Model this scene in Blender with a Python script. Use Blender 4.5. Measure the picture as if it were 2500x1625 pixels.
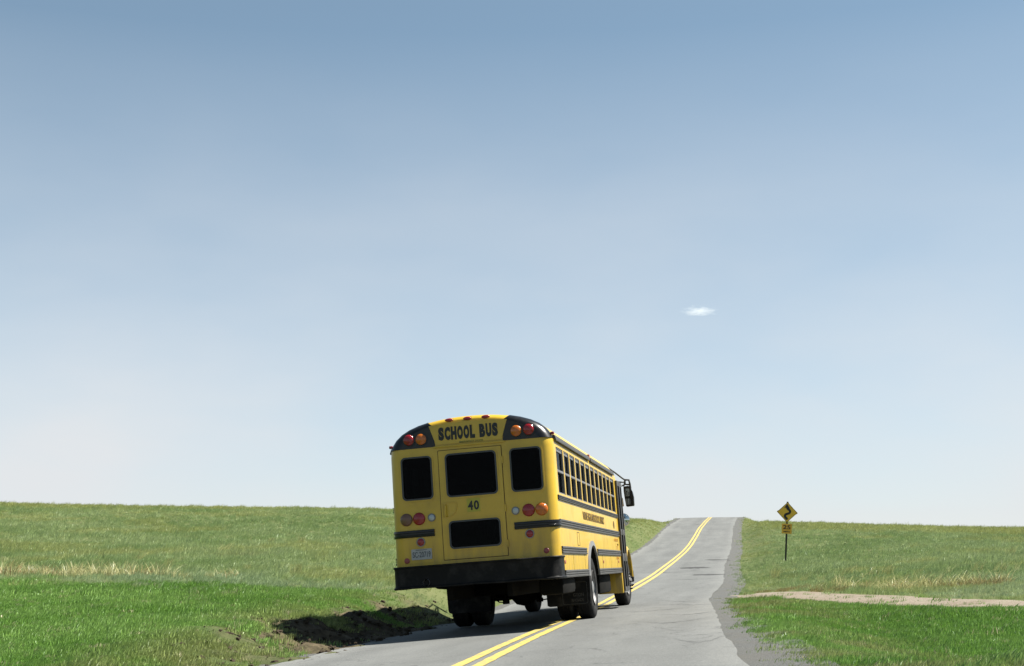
import bpy, bmesh, math, random
import numpy as np
from mathutils import Matrix, Vector
random.seed(7); rng = np.random.default_rng(11)
R_ = math.radians
scene = bpy.context.scene
for o in list(bpy.data.objects): bpy.data.objects.remove(o)

# ------------------------------------------------------------------ camera
F_PX, W_PX, H_PX = 3200.0, 2500.0, 1625.0
PITCH, ROLL, EYE = math.atan(497.5/3200.0), R_(0.8), 1.2
_f = np.array([0, math.cos(PITCH), math.sin(PITCH)]); _r0 = np.array([1., 0, 0]); _u0 = np.array([0, -math.sin(PITCH), math.cos(PITCH)])
C_R = math.cos(ROLL)*_r0 - math.sin(ROLL)*_u0
C_U = math.cos(ROLL)*_u0 + math.sin(ROLL)*_r0
C_F = _f; C_O = np.array([0, 0, EYE])
cam = bpy.data.objects.new('camera', bpy.data.cameras.new('camera')); scene.collection.objects.link(cam)
cam.data.sensor_width = 36; cam.data.lens = 36*F_PX/W_PX; cam.data.clip_start = 0.05; cam.data.clip_end = 20000
cam.matrix_world = Matrix(((C_R[0], C_U[0], -C_F[0], 0), (C_R[1], C_U[1], -C_F[1], 0), (C_R[2], C_U[2], -C_F[2], EYE), (0, 0, 0, 1)))
scene.camera = cam
def px(x, y, d):
    return C_O + d*(C_F + (x-W_PX/2)/F_PX*C_R - (y-H_PX/2)/F_PX*C_U)

# bus pose (from matching its straight lines to the photograph): bus axes X right, Y forward, Z up
B_R = np.array([[0.98120037, 0.17929162, -0.07141677], [0.10214108, -0.16846146, 0.98040193], [-0.16374687, 0.96926532, 0.18360749]])
B_T = np.array([-0.43524149, -4.27779950, 18.63248945])
CAM = np.stack([C_R, C_U, C_F], 1)
BW = CAM @ B_R; BO = C_O + CAM @ B_T
def bw(x, y, z=0.0): return BO + BW @ np.array([x, y, z])
BUS_M = Matrix([[*BW[0], BO[0]], [*BW[1], BO[1]], [*BW[2], BO[2]], [0, 0, 0, 1]])

# ------------------------------------------------------------------ sky, sun, exposure
SUN_DIR = BW @ np.array([0.75, 0.20, 1.0]); SUN_DIR /= np.linalg.norm(SUN_DIR)
sun_el = math.asin(SUN_DIR[2]); sun_az = math.atan2(SUN_DIR[0], SUN_DIR[1])
world = bpy.data.worlds.new('World'); scene.world = world; world.use_nodes = True
nt = world.node_tree; nt.nodes.clear()
sky = nt.nodes.new('ShaderNodeTexSky'); sky.sky_type = 'NISHITA'; sky.sun_disc = False
sky.sun_elevation = sun_el; sky.sun_rotation = sun_az
sky.altitude = 2500; sky.air_density = 1.0; sky.dust_density = 0.5; sky.ozone_density = 6.0
hs = nt.nodes.new('ShaderNodeHueSaturation'); hs.inputs['Saturation'].default_value = 0.84; hs.inputs['Hue'].default_value = 0.479
bg = nt.nodes.new('ShaderNodeBackground'); bg.inputs['Strength'].default_value = 0.062
wo = nt.nodes.new('ShaderNodeOutputWorld')
nt.links.new(sky.outputs[0], hs.inputs['Color']); gmn = nt.nodes.new('ShaderNodeGamma'); gmn.inputs[1].default_value = 0.8; nt.links.new(hs.outputs[0], gmn.inputs[0]); nt.links.new(gmn.outputs[0], bg.inputs['Color']); nt.links.new(bg.outputs[0], wo.inputs['Surface'])
# thin uneven haze, thickest towards the horizon all the way round
tcw = nt.nodes.new('ShaderNodeTexCoord'); sxw = nt.nodes.new('ShaderNodeSeparateXYZ'); nt.links.new(tcw.outputs['Generated'], sxw.inputs[0])
hzr = nt.nodes.new('ShaderNodeMapRange'); hzr.inputs[1].default_value = 0.0; hzr.inputs[2].default_value = 0.37; hzr.inputs[3].default_value = 0.82; hzr.inputs[4].default_value = 0.0; nt.links.new(sxw.outputs['Z'], hzr.inputs[0])
mpw = nt.nodes.new('ShaderNodeMapping'); mpw.inputs['Scale'].default_value = (1.0, 1.0, 2.6); nt.links.new(tcw.outputs['Generated'], mpw.inputs['Vector'])
nzw = nt.nodes.new('ShaderNodeTexNoise'); nzw.inputs['Scale'].default_value = 2.6; nzw.inputs['Detail'].default_value = 5; nzw.inputs['Roughness'].default_value = 0.5; nt.links.new(mpw.outputs[0], nzw.inputs['Vector'])
nrw = nt.nodes.new('ShaderNodeMapRange'); nrw.inputs[1].default_value = 0.25; nrw.inputs[2].default_value = 0.75; nrw.inputs[3].default_value = 0.45; nrw.inputs[4].default_value = 1.45; nt.links.new(nzw.outputs[0], nrw.inputs[0])
mlw = nt.nodes.new('ShaderNodeMath'); mlw.operation = 'MULTIPLY'; mlw.use_clamp = True; nt.links.new(hzr.outputs[0], mlw.inputs[0]); nt.links.new(nrw.outputs[0], mlw.inputs[1])
mxw = nt.nodes.new('ShaderNodeMix'); mxw.data_type = 'RGBA'; nt.links.new(mlw.outputs[0], mxw.inputs[0]); nt.links.new(gmn.outputs[0], mxw.inputs[6]); mxw.inputs[7].default_value = (4.15, 4.25, 4.36, 1)
nt.links.new(mxw.outputs[2], bg.inputs['Color'])
sl = bpy.data.lights.new('sun', 'SUN'); sl.energy = 5.0; sl.angle = R_(0.53); sl.color = (1.0, 0.955, 0.88)
so = bpy.data.objects.new('sun', sl); scene.collection.objects.link(so)
so.rotation_euler = Vector(SUN_DIR).to_track_quat('Z', 'Y').to_euler(); so.location = (0, 0, 60)
vs = scene.view_settings; vs.view_transform = 'Standard'; vs.look = 'None'; vs.exposure = 1.6; vs.gamma = 1.0
scene.render.engine = 'CYCLES'; scene.cycles.volume_bounces = 4; scene.cycles.transparent_max_bounces = 16

# ------------------------------------------------------------------ helpers
COL = scene.collection
def link(o, parent=None):
    COL.objects.link(o)
    if parent is not None: o.parent = parent
    return o
def tag(o, label, cat, group=None):
    o['label'] = label; o['category'] = cat
    if group: o['group'] = group
    return o
def empty(name, parent=None):
    o = bpy.data.objects.new(name, None); o.empty_display_size = 0.2; return link(o, parent)
class MB:
    def __init__(s): s.v = []; s.f = []
    def add(s, v, f):
        n = len(s.v); s.v += [tuple(map(float, p)) for p in v]; s.f += [tuple(i+n for i in q) for q in f]; return s
    def box(s, x0, x1, y0, y1, z0, z1, b=0.0):
        bm = bmesh.new(); bmesh.ops.create_cube(bm, size=1)
        for v in bm.verts: v.co = Vector(((x0+x1)/2+v.co.x*(x1-x0), (y0+y1)/2+v.co.y*(y1-y0), (z0+z1)/2+v.co.z*(z1-z0)))
        if b: bmesh.ops.bevel(bm, geom=list(bm.edges), offset=b, segments=2, profile=0.5, affect='EDGES')
        bm.verts.index_update(); s.add([v.co for v in bm.verts], [[v.index for v in f.verts] for f in bm.faces]); bm.free(); return s
    def lathe(s, prof, axis='Y', c=(0, 0, 0), n=28, caps=True):
        # prof: list of (radius, along)
        vs_, fs = [], []
        for r, a in prof:
            for k in range(n):
                t = 2*math.pi*k/n; p, q = r*math.cos(t), r*math.sin(t)
                vs_.append({'X': (c[0]+a, c[1]+p, c[2]+q), 'Y': (c[0]+q, c[1]+a, c[2]+p), 'Z': (c[0]+p, c[1]+q, c[2]+a)}[axis])
        for i in range(len(prof)-1):
            for k in range(n):
                k2 = (k+1) % n; fs.append((i*n+k, i*n+k2, (i+1)*n+k2, (i+1)*n+k))
        if caps:
            fs.append(tuple(range(n))[::-1]); m = (len(prof)-1)*n; fs.append(tuple(m+k for k in range(n)))
        return s.add(vs_, fs)
    def tube(s, pts, r, n=10):
        pts = [Vector(p) for p in pts]; vs_, fs = [], []
        for i, p in enumerate(pts):
            t = (pts[min(i+1, len(pts)-1)]-pts[max(i-1, 0)]).normalized()
            a = t.cross(Vector((0, 0, 1)) if abs(t.z) < 0.9 else Vector((1, 0, 0))).normalized(); b = t.cross(a)
            rr = r if not isinstance(r, (list, tuple)) else r[i]
            for k in range(n):
                h = 2*math.pi*k/n; vs_.append(p+rr*(a*math.cos(h)+b*math.sin(h)))
        for i in range(len(pts)-1):
            for k in range(n):
                k2 = (k+1) % n; fs.append((i*n+k, i*n+k2, (i+1)*n+k2, (i+1)*n+k))
        fs.append(tuple(range(n))[::-1]); m = (len(pts)-1)*n; fs.append(tuple(m+k for k in range(n)))
        return s.add(vs_, fs)
    def prism(s, poly, d0, d1, plane='XZ'):
        # poly of (a,b); extruded along the third axis from d0 to d1
        n = len(poly)
        def P(a, b, d): return {'XZ': (a, d, b), 'YZ': (d, a, b), 'XY': (a, b, d)}[plane]
        vs_ = [P(a, b, d0) for a, b in poly]+[P(a, b, d1) for a, b in poly]
        fs = [tuple(range(n)), tuple(range(n, 2*n))[::-1]]+[(i, (i+1) % n, n+(i+1) % n, n+i)[::-1] for i in range(n)]
        return s.add(vs_, fs)
    def ring(s, outer, inner, d0, d1, plane='XZ'):
        n = len(outer)
        def P(a, b, d): return {'XZ': (a, d, b), 'YZ': (d, a, b), 'XY': (a, b, d)}[plane]
        vs_ = [P(a, b, d) for d in (d0, d1) for L in (outer, inner) for a, b in L]; fs = []
        for i in range(n):
            j = (i+1) % n
            fs += [(i, j, n+j, n+i), (2*n+i, 3*n+i, 3*n+j, 2*n+j), (i, 2*n+i, 2*n+j, j), (n+i, n+j, 3*n+j, 3*n+i)]
        return s.add(vs_, fs)
    def build(s, name, mat, parent=None, smooth=35):
        me = bpy.data.meshes.new(name); me.from_pydata(s.v, [], s.f); me.validate()
        bm = bmesh.new(); bm.from_mesh(me); bmesh.ops.recalc_face_normals(bm, faces=bm.faces); bm.to_mesh(me); bm.free()
        if smooth: 
            me.shade_smooth(); me.set_sharp_from_angle(angle=R_(smooth))
        if mat: me.materials.append(mat)
        o = bpy.data.objects.new(name, me); return link(o, parent)
def rrect(cx, cz, w, h, r, n=6):
    P = []
    for (sx, sz, a0) in ((1, 1, 0), (-1, 1, 90), (-1, -1, 180), (1, -1, 270)):
        for k in range(n+1):
            a = R_(a0+90*k/n); P.append((cx+sx*(w/2-r)+r*math.cos(a), cz+sz*(h/2-r)+r*math.sin(a)))
    return P
def text_obj(name, body, mat, parent, center, w, h, plane='rear', depth=0.003, bold=0.0, spacing=1.0):
    cu = bpy.data.curves.new('t', 'FONT'); cu.body = body; cu.size = 1; cu.extrude = 0.01; cu.offset = bold; cu.space_character = spacing; cu.resolution_u = 4
    t = bpy.data.objects.new('t', cu); COL.objects.link(t)
    dg = bpy.context.evaluated_depsgraph_get(); me = bpy.data.meshes.new_from_object(t.evaluated_get(dg))
    bpy.data.objects.remove(t); bpy.data.curves.remove(cu)
    n = len(me.vertices); co = np.zeros(n*3); me.vertices.foreach_get('co', co); co = co.reshape(-1, 3)
    mn, mx = co.min(0), co.max(0); c = (co-(mn+mx)/2)/np.maximum(mx-mn, 1e-9)
    a, b, d = c[:, 0]*w, c[:, 1]*h, c[:, 2]*depth
    if plane == 'rear': out = np.stack([a, -d, b], 1)
    elif plane == 'right': out = np.stack([d, a, b], 1)
    out += np.array(center)
    me.vertices.foreach_set('co', out.ravel()); me.update(); me.name = name; me.materials.clear(); me.materials.append(mat)
    return link(bpy.data.objects.new(name, me), parent)

def text_cells(name, body, mat, parent, center, w, h, y_depth=.003, bold=.05, gap=.12, space=.55):
    units = sum(1+gap if ch != ' ' else space for ch in body)-gap; cw = w/units; x = center[0]-w/2; parts = []
    for ch in body:
        if ch == ' ': x += space*cw; continue
        ww = cw*(.88 if ch == 'L' else 1.0); parts.append(text_obj(name, ch, mat, parent, (x+ww/2, center[1], center[2]), ww, h, depth=y_depth, bold=bold)); x += cw*(1+gap)
    mb = MB()
    for o in parts: mb.add([v.co for v in o.data.vertices], [list(p.vertices) for p in o.data.polygons])
    for o in parts: bpy.data.objects.remove(o)
    return mb.build(name, mat, parent, 0)

# ------------------------------------------------------------------ materials
AK = 0.80   # paint, asphalt and soil reflectances below are scaled by this
def ak(c): return tuple(v*AK for v in c)
def mat_new(name):
    m = bpy.data.materials.new(name); m.use_nodes = True; n = m.node_tree; p = n.nodes['Principled BSDF']; return m, n, p
def simple(name, col, rough=0.5, metal=0.0, coat=0.0, noise=0.0, nscale=8.0, dirt=None, dirt_amt=0.0, dscale=3.0, bump=0.0, bscale=60.0):
    col = ak(col); dirt = ak(dirt) if dirt else dirt
    m, n, p = mat_new(name); L = n.links
    p.inputs['Roughness'].default_value = rough; p.inputs['Metallic'].default_value = metal; p.inputs['Coat Weight'].default_value = coat
    p.inputs['Base Color'].default_value = (*col, 1)
    tc = n.nodes.new('ShaderNodeTexCoord'); src = None
    if noise or dirt:
        nz = n.nodes.new('ShaderNodeTexNoise'); nz.inputs['Scale'].default_value = nscale; nz.inputs['Detail'].default_value = 6; L.new(tc.outputs['Object'], nz.inputs['Vector'])
        mp = n.nodes.new('ShaderNodeMapRange'); mp.inputs[1].default_value = 0.3; mp.inputs[2].default_value = 0.7; mp.inputs[3].default_value = 1-noise; mp.inputs[4].default_value = 1+noise; L.new(nz.outputs[0], mp.inputs[0])
        mu = n.nodes.new('ShaderNodeVectorMath'); mu.operation = 'SCALE'; mu.inputs[0].default_value = col; L.new(mp.outputs[0], mu.inputs['Scale']); src = mu.outputs[0]
        if dirt:
            n2 = n.nodes.new('ShaderNodeTexNoise'); n2.inputs['Scale'].default_value = dscale; n2.inputs['Detail'].default_value = 8; n2.inputs['Roughness'].default_value = 0.65; L.new(tc.outputs['Object'], n2.inputs['Vector'])
            r2 = n.nodes.new('ShaderNodeMapRange'); r2.inputs[1].default_value = 0.48; r2.inputs[2].default_value = 0.72; r2.inputs[4].default_value = dirt_amt; L.new(n2.outputs[0], r2.inputs[0])
            mx = n.nodes.new('ShaderNodeMix'); mx.data_type = 'RGBA'; L.new(r2.outputs[0], mx.inputs[0]); L.new(src, mx.inputs[6]); mx.inputs[7].default_value = (*dirt, 1); src = mx.outputs[2]
            rr = n.nodes.new('ShaderNodeMapRange'); rr.inputs[3].default_value = rough; rr.inputs[4].default_value = min(1, rough+0.35); L.new(r2.outputs[0], rr.inputs[0]); L.new(rr.outputs[0], p.inputs['Roughness'])
        L.new(src, p.inputs['Base Color'])
    if bump:
        nb = n.nodes.new('ShaderNodeTexNoise'); nb.inputs['Scale'].default_value = bscale; nb.inputs['Detail'].default_value = 4; L.new(tc.outputs['Object'], nb.inputs['Vector'])
        bp = n.nodes.new('ShaderNodeBump'); bp.inputs['Strength'].default_value = bump; bp.inputs['Distance'].default_value = 0.02; L.new(nb.outputs[0], bp.inputs['Height']); L.new(bp.outputs[0], p.inputs['Normal'])
    return m
M = {}
M['yellow'] = simple('bus_yellow_paint', (0.56, 0.36, 0.022), 0.34, coat=0.12, noise=0.05, nscale=1.3, dirt=(0.19, 0.13, 0.04), dirt_amt=0.3, dscale=2.2, bump=0.012, bscale=5)
_m = M['yellow']; _n = _m.node_tree; _p = _n.nodes['Principled BSDF']; _src = _p.inputs['Base Color'].links[0].from_socket
_tc = _n.nodes.new('ShaderNodeTexCoord'); _mp = _n.nodes.new('ShaderNodeMapping'); _mp.inputs['Scale'].default_value = (9, 9, 1.1); _n.links.new(_tc.outputs['Object'], _mp.inputs['Vector'])
_nz = _n.nodes.new('ShaderNodeTexNoise'); _nz.inputs['Scale'].default_value = 1.0; _nz.inputs['Detail'].default_value = 7; _nz.inputs['Roughness'].default_value = .65; _n.links.new(_mp.outputs[0], _nz.inputs['Vector'])
_sx = _n.nodes.new('ShaderNodeSeparateXYZ'); _n.links.new(_tc.outputs['Object'], _sx.inputs[0]); _h = _n.nodes.new('ShaderNodeMapRange'); _h.inputs[1].default_value = 1.75; _h.inputs[2].default_value = .75; _h.inputs[4].default_value = .75; _n.links.new(_sx.outputs['Z'], _h.inputs[0])
_r = _n.nodes.new('ShaderNodeMapRange'); _r.inputs[1].default_value = .40; _r.inputs[2].default_value = .72; _n.links.new(_nz.outputs[0], _r.inputs[0]); _k = _n.nodes.new('ShaderNodeMath'); _k.operation = 'MULTIPLY'; _n.links.new(_h.outputs[0], _k.inputs[0]); _n.links.new(_r.outputs[0], _k.inputs[1])
_x = _n.nodes.new('ShaderNodeMix'); _x.data_type = 'RGBA'; _n.links.new(_k.outputs[0], _x.inputs[0]); _n.links.new(_src, _x.inputs[6]); _x.inputs[7].default_value = (.13, .085, .035, 1); _n.links.new(_x.outputs[2], _p.inputs['Base Color'])
M['roof'] = simple('roof_paint', (0.42, 0.30, 0.06), 0.5, noise=0.05, nscale=2)
M['black'] = simple('black_paint', (0.006, 0.006, 0.007), 0.28, coat=0.2, dirt=(0.05, 0.048, 0.045), dirt_amt=0.3, dscale=4)
M['rail'] = simple('rail_paint', (0.055, 0.054, 0.053), 0.5, noise=0.12, nscale=6, dirt=(0.11, 0.105, 0.095), dirt_amt=0.5, dscale=5)
M['bumper'] = simple('bumper_paint', (0.006, 0.006, 0.006), 0.5, dirt=(0.05, 0.047, 0.044), dirt_amt=0.45, dscale=6)
M['under'] = simple('underbody_metal', (0.006, 0.006, 0.005), 0.9, dirt=(0.018, 0.015, 0.012), dirt_amt=0.5, dscale=7)
M['rubber'] = simple('tyre_rubber', (0.013, 0.013, 0.013), 0.85, noise=0.2, nscale=9, dirt=(0.075, 0.072, 0.066), dirt_amt=0.55, dscale=6)
M['seal'] = simple('rubber_seal', (0.06, 0.062, 0.065), 0.5)
M['alu'] = simple('aluminium', (0.17, 0.17, 0.175), 0.5, metal=0.3)
M['steel'] = simple('steel_rim', (0.22, 0.22, 0.22), 0.45, metal=0.35, dirt=(0.12, 0.1, 0.08), dirt_amt=0.5, dscale=9)
M['gap'] = simple('panel_gap', (0.03, 0.02, 0.006), 0.8)
M['ink'] = simple('black_lettering', (0.008, 0.008, 0.009), 0.5)
M['faded_ink'] = simple('faded_lettering', (0.10, 0.055, 0.006), 0.6)
M['orange_ink'] = simple('small_faded_lettering', (0.42, 0.19, 0.01), 0.6)
M['green_ink'] = simple('green_lettering', (0.10, 0.13, 0.02), 0.6)
M['decal'] = simple('number_decal', (0.40, 0.35, 0.03), 0.5)
M['plate'] = simple('plate_face', (0.34, 0.345, 0.35), 0.45, noise=0.1, nscale=20, dirt=(0.25, 0.22, 0.18), dirt_amt=0.3)
M['plate_ink'] = simple('plate_lettering', (0.05, 0.06, 0.075), 0.5)
M['seat'] = simple('seat_vinyl', (0.02, 0.035, 0.03), 0.6)
M['interior'] = simple('interior_lining', (0.10, 0.11, 0.10), 0.7)
M['chrome'] = simple('chrome', (0.8, 0.8, 0.8), 0.12, metal=1.0)
M['white'] = simple('white_cap', (0.6, 0.6, 0.6), 0.25)
for _k, _v in (('bumper', .12), ('under', .08), ('rubber', .15), ('black', .28), ('rail', .3), ('seal', .3)): M[_k].node_tree.nodes['Principled BSDF'].inputs['Specular IOR Level'].default_value = _v
M['black'].node_tree.nodes['Principled BSDF'].inputs['Coat Weight'].default_value = 0.12
def lens(name, col, rough=0.18):
    col = ak(col)
    m, n, p = mat_new(name); L = n.links
    p.inputs['Base Color'].default_value = (*col, 1); p.inputs['Roughness'].default_value = rough; p.inputs['Coat Weight'].default_value = 0.25; p.inputs['Coat Roughness'].default_value = 0.12
    p.inputs['Subsurface Weight'].default_value = 0.0; p.inputs['Subsurface Radius'].default_value = (0.02, 0.01, 0.005)
    tc = n.nodes.new('ShaderNodeTexCoord'); w = n.nodes.new('ShaderNodeTexChecker'); w.inputs['Scale'].default_value = 110; L.new(tc.outputs['Object'], w.inputs['Vector'])
    b = n.nodes.new('ShaderNodeBump'); b.inputs['Strength'].default_value = 0.25; b.inputs['Distance'].default_value = 0.003; L.new(w.outputs[1], b.inputs['Height']); L.new(b.outputs[0], p.inputs['Normal'])
    return m
M['red'] = lens('red_lens', (0.26, 0.006, 0.010)); M['amber'] = lens('amber_lens', (0.46, 0.115, 0.008)); M['clear'] = lens('clear_lens', (0.42, 0.46, 0.48), 0.1)
M['pinkred'] = lens('faded_red_lens', (0.26, 0.03, 0.035), 0.4); M['dullamber'] = lens('dull_amber_lens', (0.14, 0.065, 0.035), 0.35)
def glass(name, tint, mix=0.35):
    m = bpy.data.materials.new(name); m.use_nodes = True; n = m.node_tree; n.nodes.clear(); L = n.links
    o = n.nodes.new('ShaderNodeOutputMaterial'); g = n.nodes.new('ShaderNodeBsdfGlossy'); g.inputs['Roughness'].default_value = 0.03; g.inputs['Color'].default_value = (0.85, 0.88, 0.9, 1)
    t = n.nodes.new('ShaderNodeBsdfTransparent'); t.inputs['Color'].default_value = (*tint, 1)
    fr = n.nodes.new('ShaderNodeFresnel'); fr.inputs['IOR'].default_value = 1.4; ml = n.nodes.new('ShaderNodeMath'); ml.operation = 'MULTIPLY'; ml.inputs[1].default_value = mix; L.new(fr.outputs[0], ml.inputs[0])
    ms = n.nodes.new('ShaderNodeMixShader'); L.new(ml.outputs[0], ms.inputs[0]); L.new(t.outputs[0], ms.inputs[1]); L.new(g.outputs[0], ms.inputs[2]); L.new(ms.outputs[0], o.inputs[0]); return m
M['glass'] = glass('tinted_glass', (0.14, 0.15, 0.15), 0.13); M['side_glass'] = glass('side_window_glass', (0.16, 0.17, 0.17), 0.35)
M['mirror'] = simple('mirror_glass', (0.6, 0.65, 0.62), 0.03, metal=1.0)
M['sign_yellow'] = simple('sign_sheeting', (0.92, 0.55, 0.04), 0.5, noise=0.06, nscale=5)
M['sign_orange'] = simple('speed_plate_sheeting', (0.86, 0.48, 0.045), 0.5, noise=0.06, nscale=5)
M['post'] = simple('sign_post_metal', (0.02, 0.02, 0.018), 0.7)

# ------------------------------------------------------------------ value noise on numpy arrays
_perm = rng.random((256, 256))
def vnoise(x, y):
    xi = np.floor(x).astype(int); yi = np.floor(y).astype(int); fx = x-xi; fy = y-yi
    fx = fx*fx*(3-2*fx); fy = fy*fy*(3-2*fy)
    g = lambda a, b: _perm[a % 256, b % 256]
    return (g(xi, yi)*(1-fx)+g(xi+1, yi)*fx)*(1-fy)+(g(xi, yi+1)*(1-fx)+g(xi+1, yi+1)*fx)*fy
def fbm(x, y, o=4):
    s = 0; a = 0.5; t = 0
    for k in range(o): s = s+a*vnoise(x*2**k+17.3*k, y*2**k+5.1*k); t += a; a *= 0.5
    return s/t
def sstep(a, b, x):
    t = np.clip((x-a)/(b-a), 0, 1); return t*t*(3-2*t)

# ------------------------------------------------------------------ road alignment
st = []   # x, y, z, bank (rise per metre to the right)
lat_bus = BW[:, 0]; bank_bus = lat_bus[2]/math.hypot(lat_bus[0], lat_bus[1])
for Y, Xc, k in ((-60, 6.0, .3), (-40, 3.6, .3), (-25, 2.2, .35), (-14, 1.62, .75), (-6.64, 1.28, 1), (-4.05, 1.10, 1), (-0.82, .93, 1), (3.05, .78, 1), (5.77, .65, 1), (11.0, .42, 1)):
    p = bw(Xc, Y); st.append((p[0], p[1], p[2], bank_bus*k))
for x, y, d, k in ((1486, 1466, 31.5, .75), (1542.7, 1435.6, 35.5, .55), (1568, 1421, 39, .4), (1597, 1403.6, 46, .25), (1620, 1386, 53, .15), (1645.4, 1366.8, 61, .1), (1670.7, 1345.4, 70, .1), (1684.2, 1330, 77, .05), (1697.8, 1308.6, 87, 0), (1708.5, 1289.2, 97, 0), (1722, 1272.7, 107, 0), (1735, 1260.6, 117, 0)):
    p = px(x, y, d); st.append((p[0], p[1], p[2], bank_bus*k))
lx, ly, lz = st[-1][:3]
st += [(lx+1.2, ly+9, lz+0.02, 0), (lx+3.0, ly+22, lz-0.5, 0), (lx+8, ly+50, lz-3.5, 0), (lx+24, ly+120, lz-14, 0), (lx+60, ly+220, lz-26, 0)]
st = np.array(st); st = st[np.argsort(st[:, 1])]
ys = np.arange(st[0, 1], st[-1, 1], 0.25)
RC = np.stack([np.interp(ys, st[:, 1], st[:, i]) for i in range(4)], 1)
def smooth(a, w):
    k = np.hanning(2*w+3); k /= k.sum(); p = np.concatenate([np.repeat(a[:1], w+1), a, np.repeat(a[-1:], w+1)]); return np.convolve(p, k, 'valid')
for i in range(4): RC[:, i] = smooth(RC[:, i], 14)
RC[:, 1] = ys
tang = np.gradient(RC[:, :2], axis=0); tang /= np.linalg.norm(tang, axis=1)[:, None]
nrm = np.stack([tang[:, 1], -tang[:, 0]], 1)
arc = np.concatenate([[0], np.cumsum(np.linalg.norm(np.diff(RC[:, :2], axis=0), axis=1))])
def road_coord(x, y):
    """index on the centre line and lateral offset (right +)"""
    i = np.clip(((y-ys[0])/0.25).astype(int), 0, len(ys)-1)
    for _ in range(3):
        dx = x-RC[i, 0]; dy = y-RC[i, 1]; al = dx*tang[i, 0]+dy*tang[i, 1]
        i = np.clip(i+np.round(al/0.25).astype(int), 0, len(ys)-1)
    dx = x-RC[i, 0]; dy = y-RC[i, 1]
    return i, dx*nrm[i, 0]+dy*nrm[i, 1]
def road_z(i, lat): return RC[i, 2]+RC[i, 3]*lat-0.012*np.abs(lat)**1.3*0.5

# ------------------------------------------------------------------ fields: thin-plate heights through points that touch the ground
def tps(pts):
    P = np.array(pts); S = np.array([1/700., 2.2]); Q = np.stack([P[:, 0]*S[0], np.log(P[:, 1])*S[1]], 1)
    def phi(r): return np.where(r > 1e-9, r*r*np.log(np.maximum(r, 1e-9)), 0)
    n = len(P); K = phi(np.linalg.norm(Q[:, None]-Q[None], axis=2))+np.eye(n)*0.01; A = np.concatenate([np.ones((n, 1)), Q], 1)
    big = np.block([[K, A], [A.T, np.zeros((3, 3))]]); w = np.linalg.solve(big, np.concatenate([P[:, 2], np.zeros(3)]))
    def ev(ang, d):
        q = np.stack([np.clip(ang, -900, 3400)*S[0], np.log(np.clip(d, 6, 400))*S[1]], -1); out = np.zeros(q.shape[:-1])
        for k in range(n): out += w[k]*phi(np.linalg.norm(q-Q[k], axis=-1))
        return out+w[n]+q[..., 0]*w[n+1]+q[..., 1]*w[n+2]
    return ev
def cp(x, y, d): return (x, d, px(x, y, d)[2])
Lp = [cp(0, 1625, 9.2), cp(400, 1620, 10.6), cp(0, 1425, 26), cp(600, 1440, 25), cp(900, 1462, 25), cp(0, 1352, 42), cp(600, 1352, 42), cp(1000, 1360, 42), cp(1350, 1390, 42),
      cp(0, 1275, 66), cp(600, 1280, 66), cp(1000, 1290, 66), cp(1450, 1318, 66), cp(0, 1239, 85), cp(500, 1243, 85), cp(950, 1248, 85), cp(1517, 1272, 93), cp(1640, 1272, 106),
      (-700, 9, .35), (-700, 30, .5), (-700, 85, 3.6)]
Lp += [(x, 150, z) for x, z in ((-500, 0.5), (300, -.5), (1000, -.8), (1650, -.5))]+[(x, 300, -22) for x in (-500, 500, 1650)]
Rp = [cp(2500, 1625, 11), cp(1960, 1625, 9.8), cp(2500, 1480, 20.5), cp(1860, 1448, 30), cp(1980, 1454, 27.5), cp(2200, 1470, 23.5), cp(2500, 1385, 35), cp(1920, 1375, 53), cp(2250, 1372, 45), cp(2500, 1345, 50), cp(2250, 1322, 66), cp(1800, 1330, 72),
      cp(1820, 1274, 102), cp(1920, 1282, 97), cp(2200, 1293, 90), cp(2500, 1303, 85), (3100, 11, .15), (3100, 40, .1), (3100, 85, .9)]
Rp += [(x, 150, z) for x, z in ((1800, -.6), (2400, -1.6), (3000, -1.5))]+[(x, 300, -22) for x in (1800, 2500, 3200)]
zL, zR = tps(Lp), tps(Rp)
def pxang(x, y): return W_PX/2+F_PX*x/np.maximum(y, 1.0)/math.cos(PITCH)*0.99
def ground_z(x, y):
    x = np.asarray(x, float); y = np.asarray(y, float)
    i, lat = road_coord(x, y); d = np.maximum(np.hypot(x, y), 6.0)*np.where(y > 0, 1, 1)
    ang = np.where(y > 2, pxang(x, np.maximum(y, 2)), np.where(x > 0, 3400, -900))
    f = np.where(lat < 0, zL(np.minimum(ang, 1800), d), zR(np.maximum(ang, 1500), d))
    nr = sstep(9.0, 6.0, y); f = f*(1-nr)+(road_z(i, np.clip(lat, -3, 3))+.10+.02*np.minimum(np.abs(lat), 40))*nr
    f = f+(fbm(x*.35, y*.35, 3)-.5)*0.10*sstep(3, 8, np.abs(lat))*np.where(d < 60, 1.0, .6)
    r = road_z(i, lat)-0.035
    w = np.where(lat < 0, sstep(2.75, 4.3, -lat), sstep(2.95, 4.8, lat))
    z = r*(1-w)+f*w
    z = z-sstep(300, 700, d)*20
    z = np.where(d > 300, np.minimum(z, -15-sstep(300, 3000, d)*60), z)
    return z
def soil_mask(x, y):
    """bare, broken soil along the left edge of the road"""
    i, lat = road_coord(x, y); n = fbm(x*1.3+3, y*1.3, 4)
    w = sstep(-4.35, -3.5, lat+(n-.5)*2.6)*sstep(.30, .52, fbm(x*.8+40, y*.8, 3)+.16+.2*sstep(11, 14, y))*sstep(-2.3, -2.6, lat)
    return w*(.10+.90*sstep(13.5, 19.0, y))*sstep(9, 10.5, y)*sstep(31, 24, y)

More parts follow.
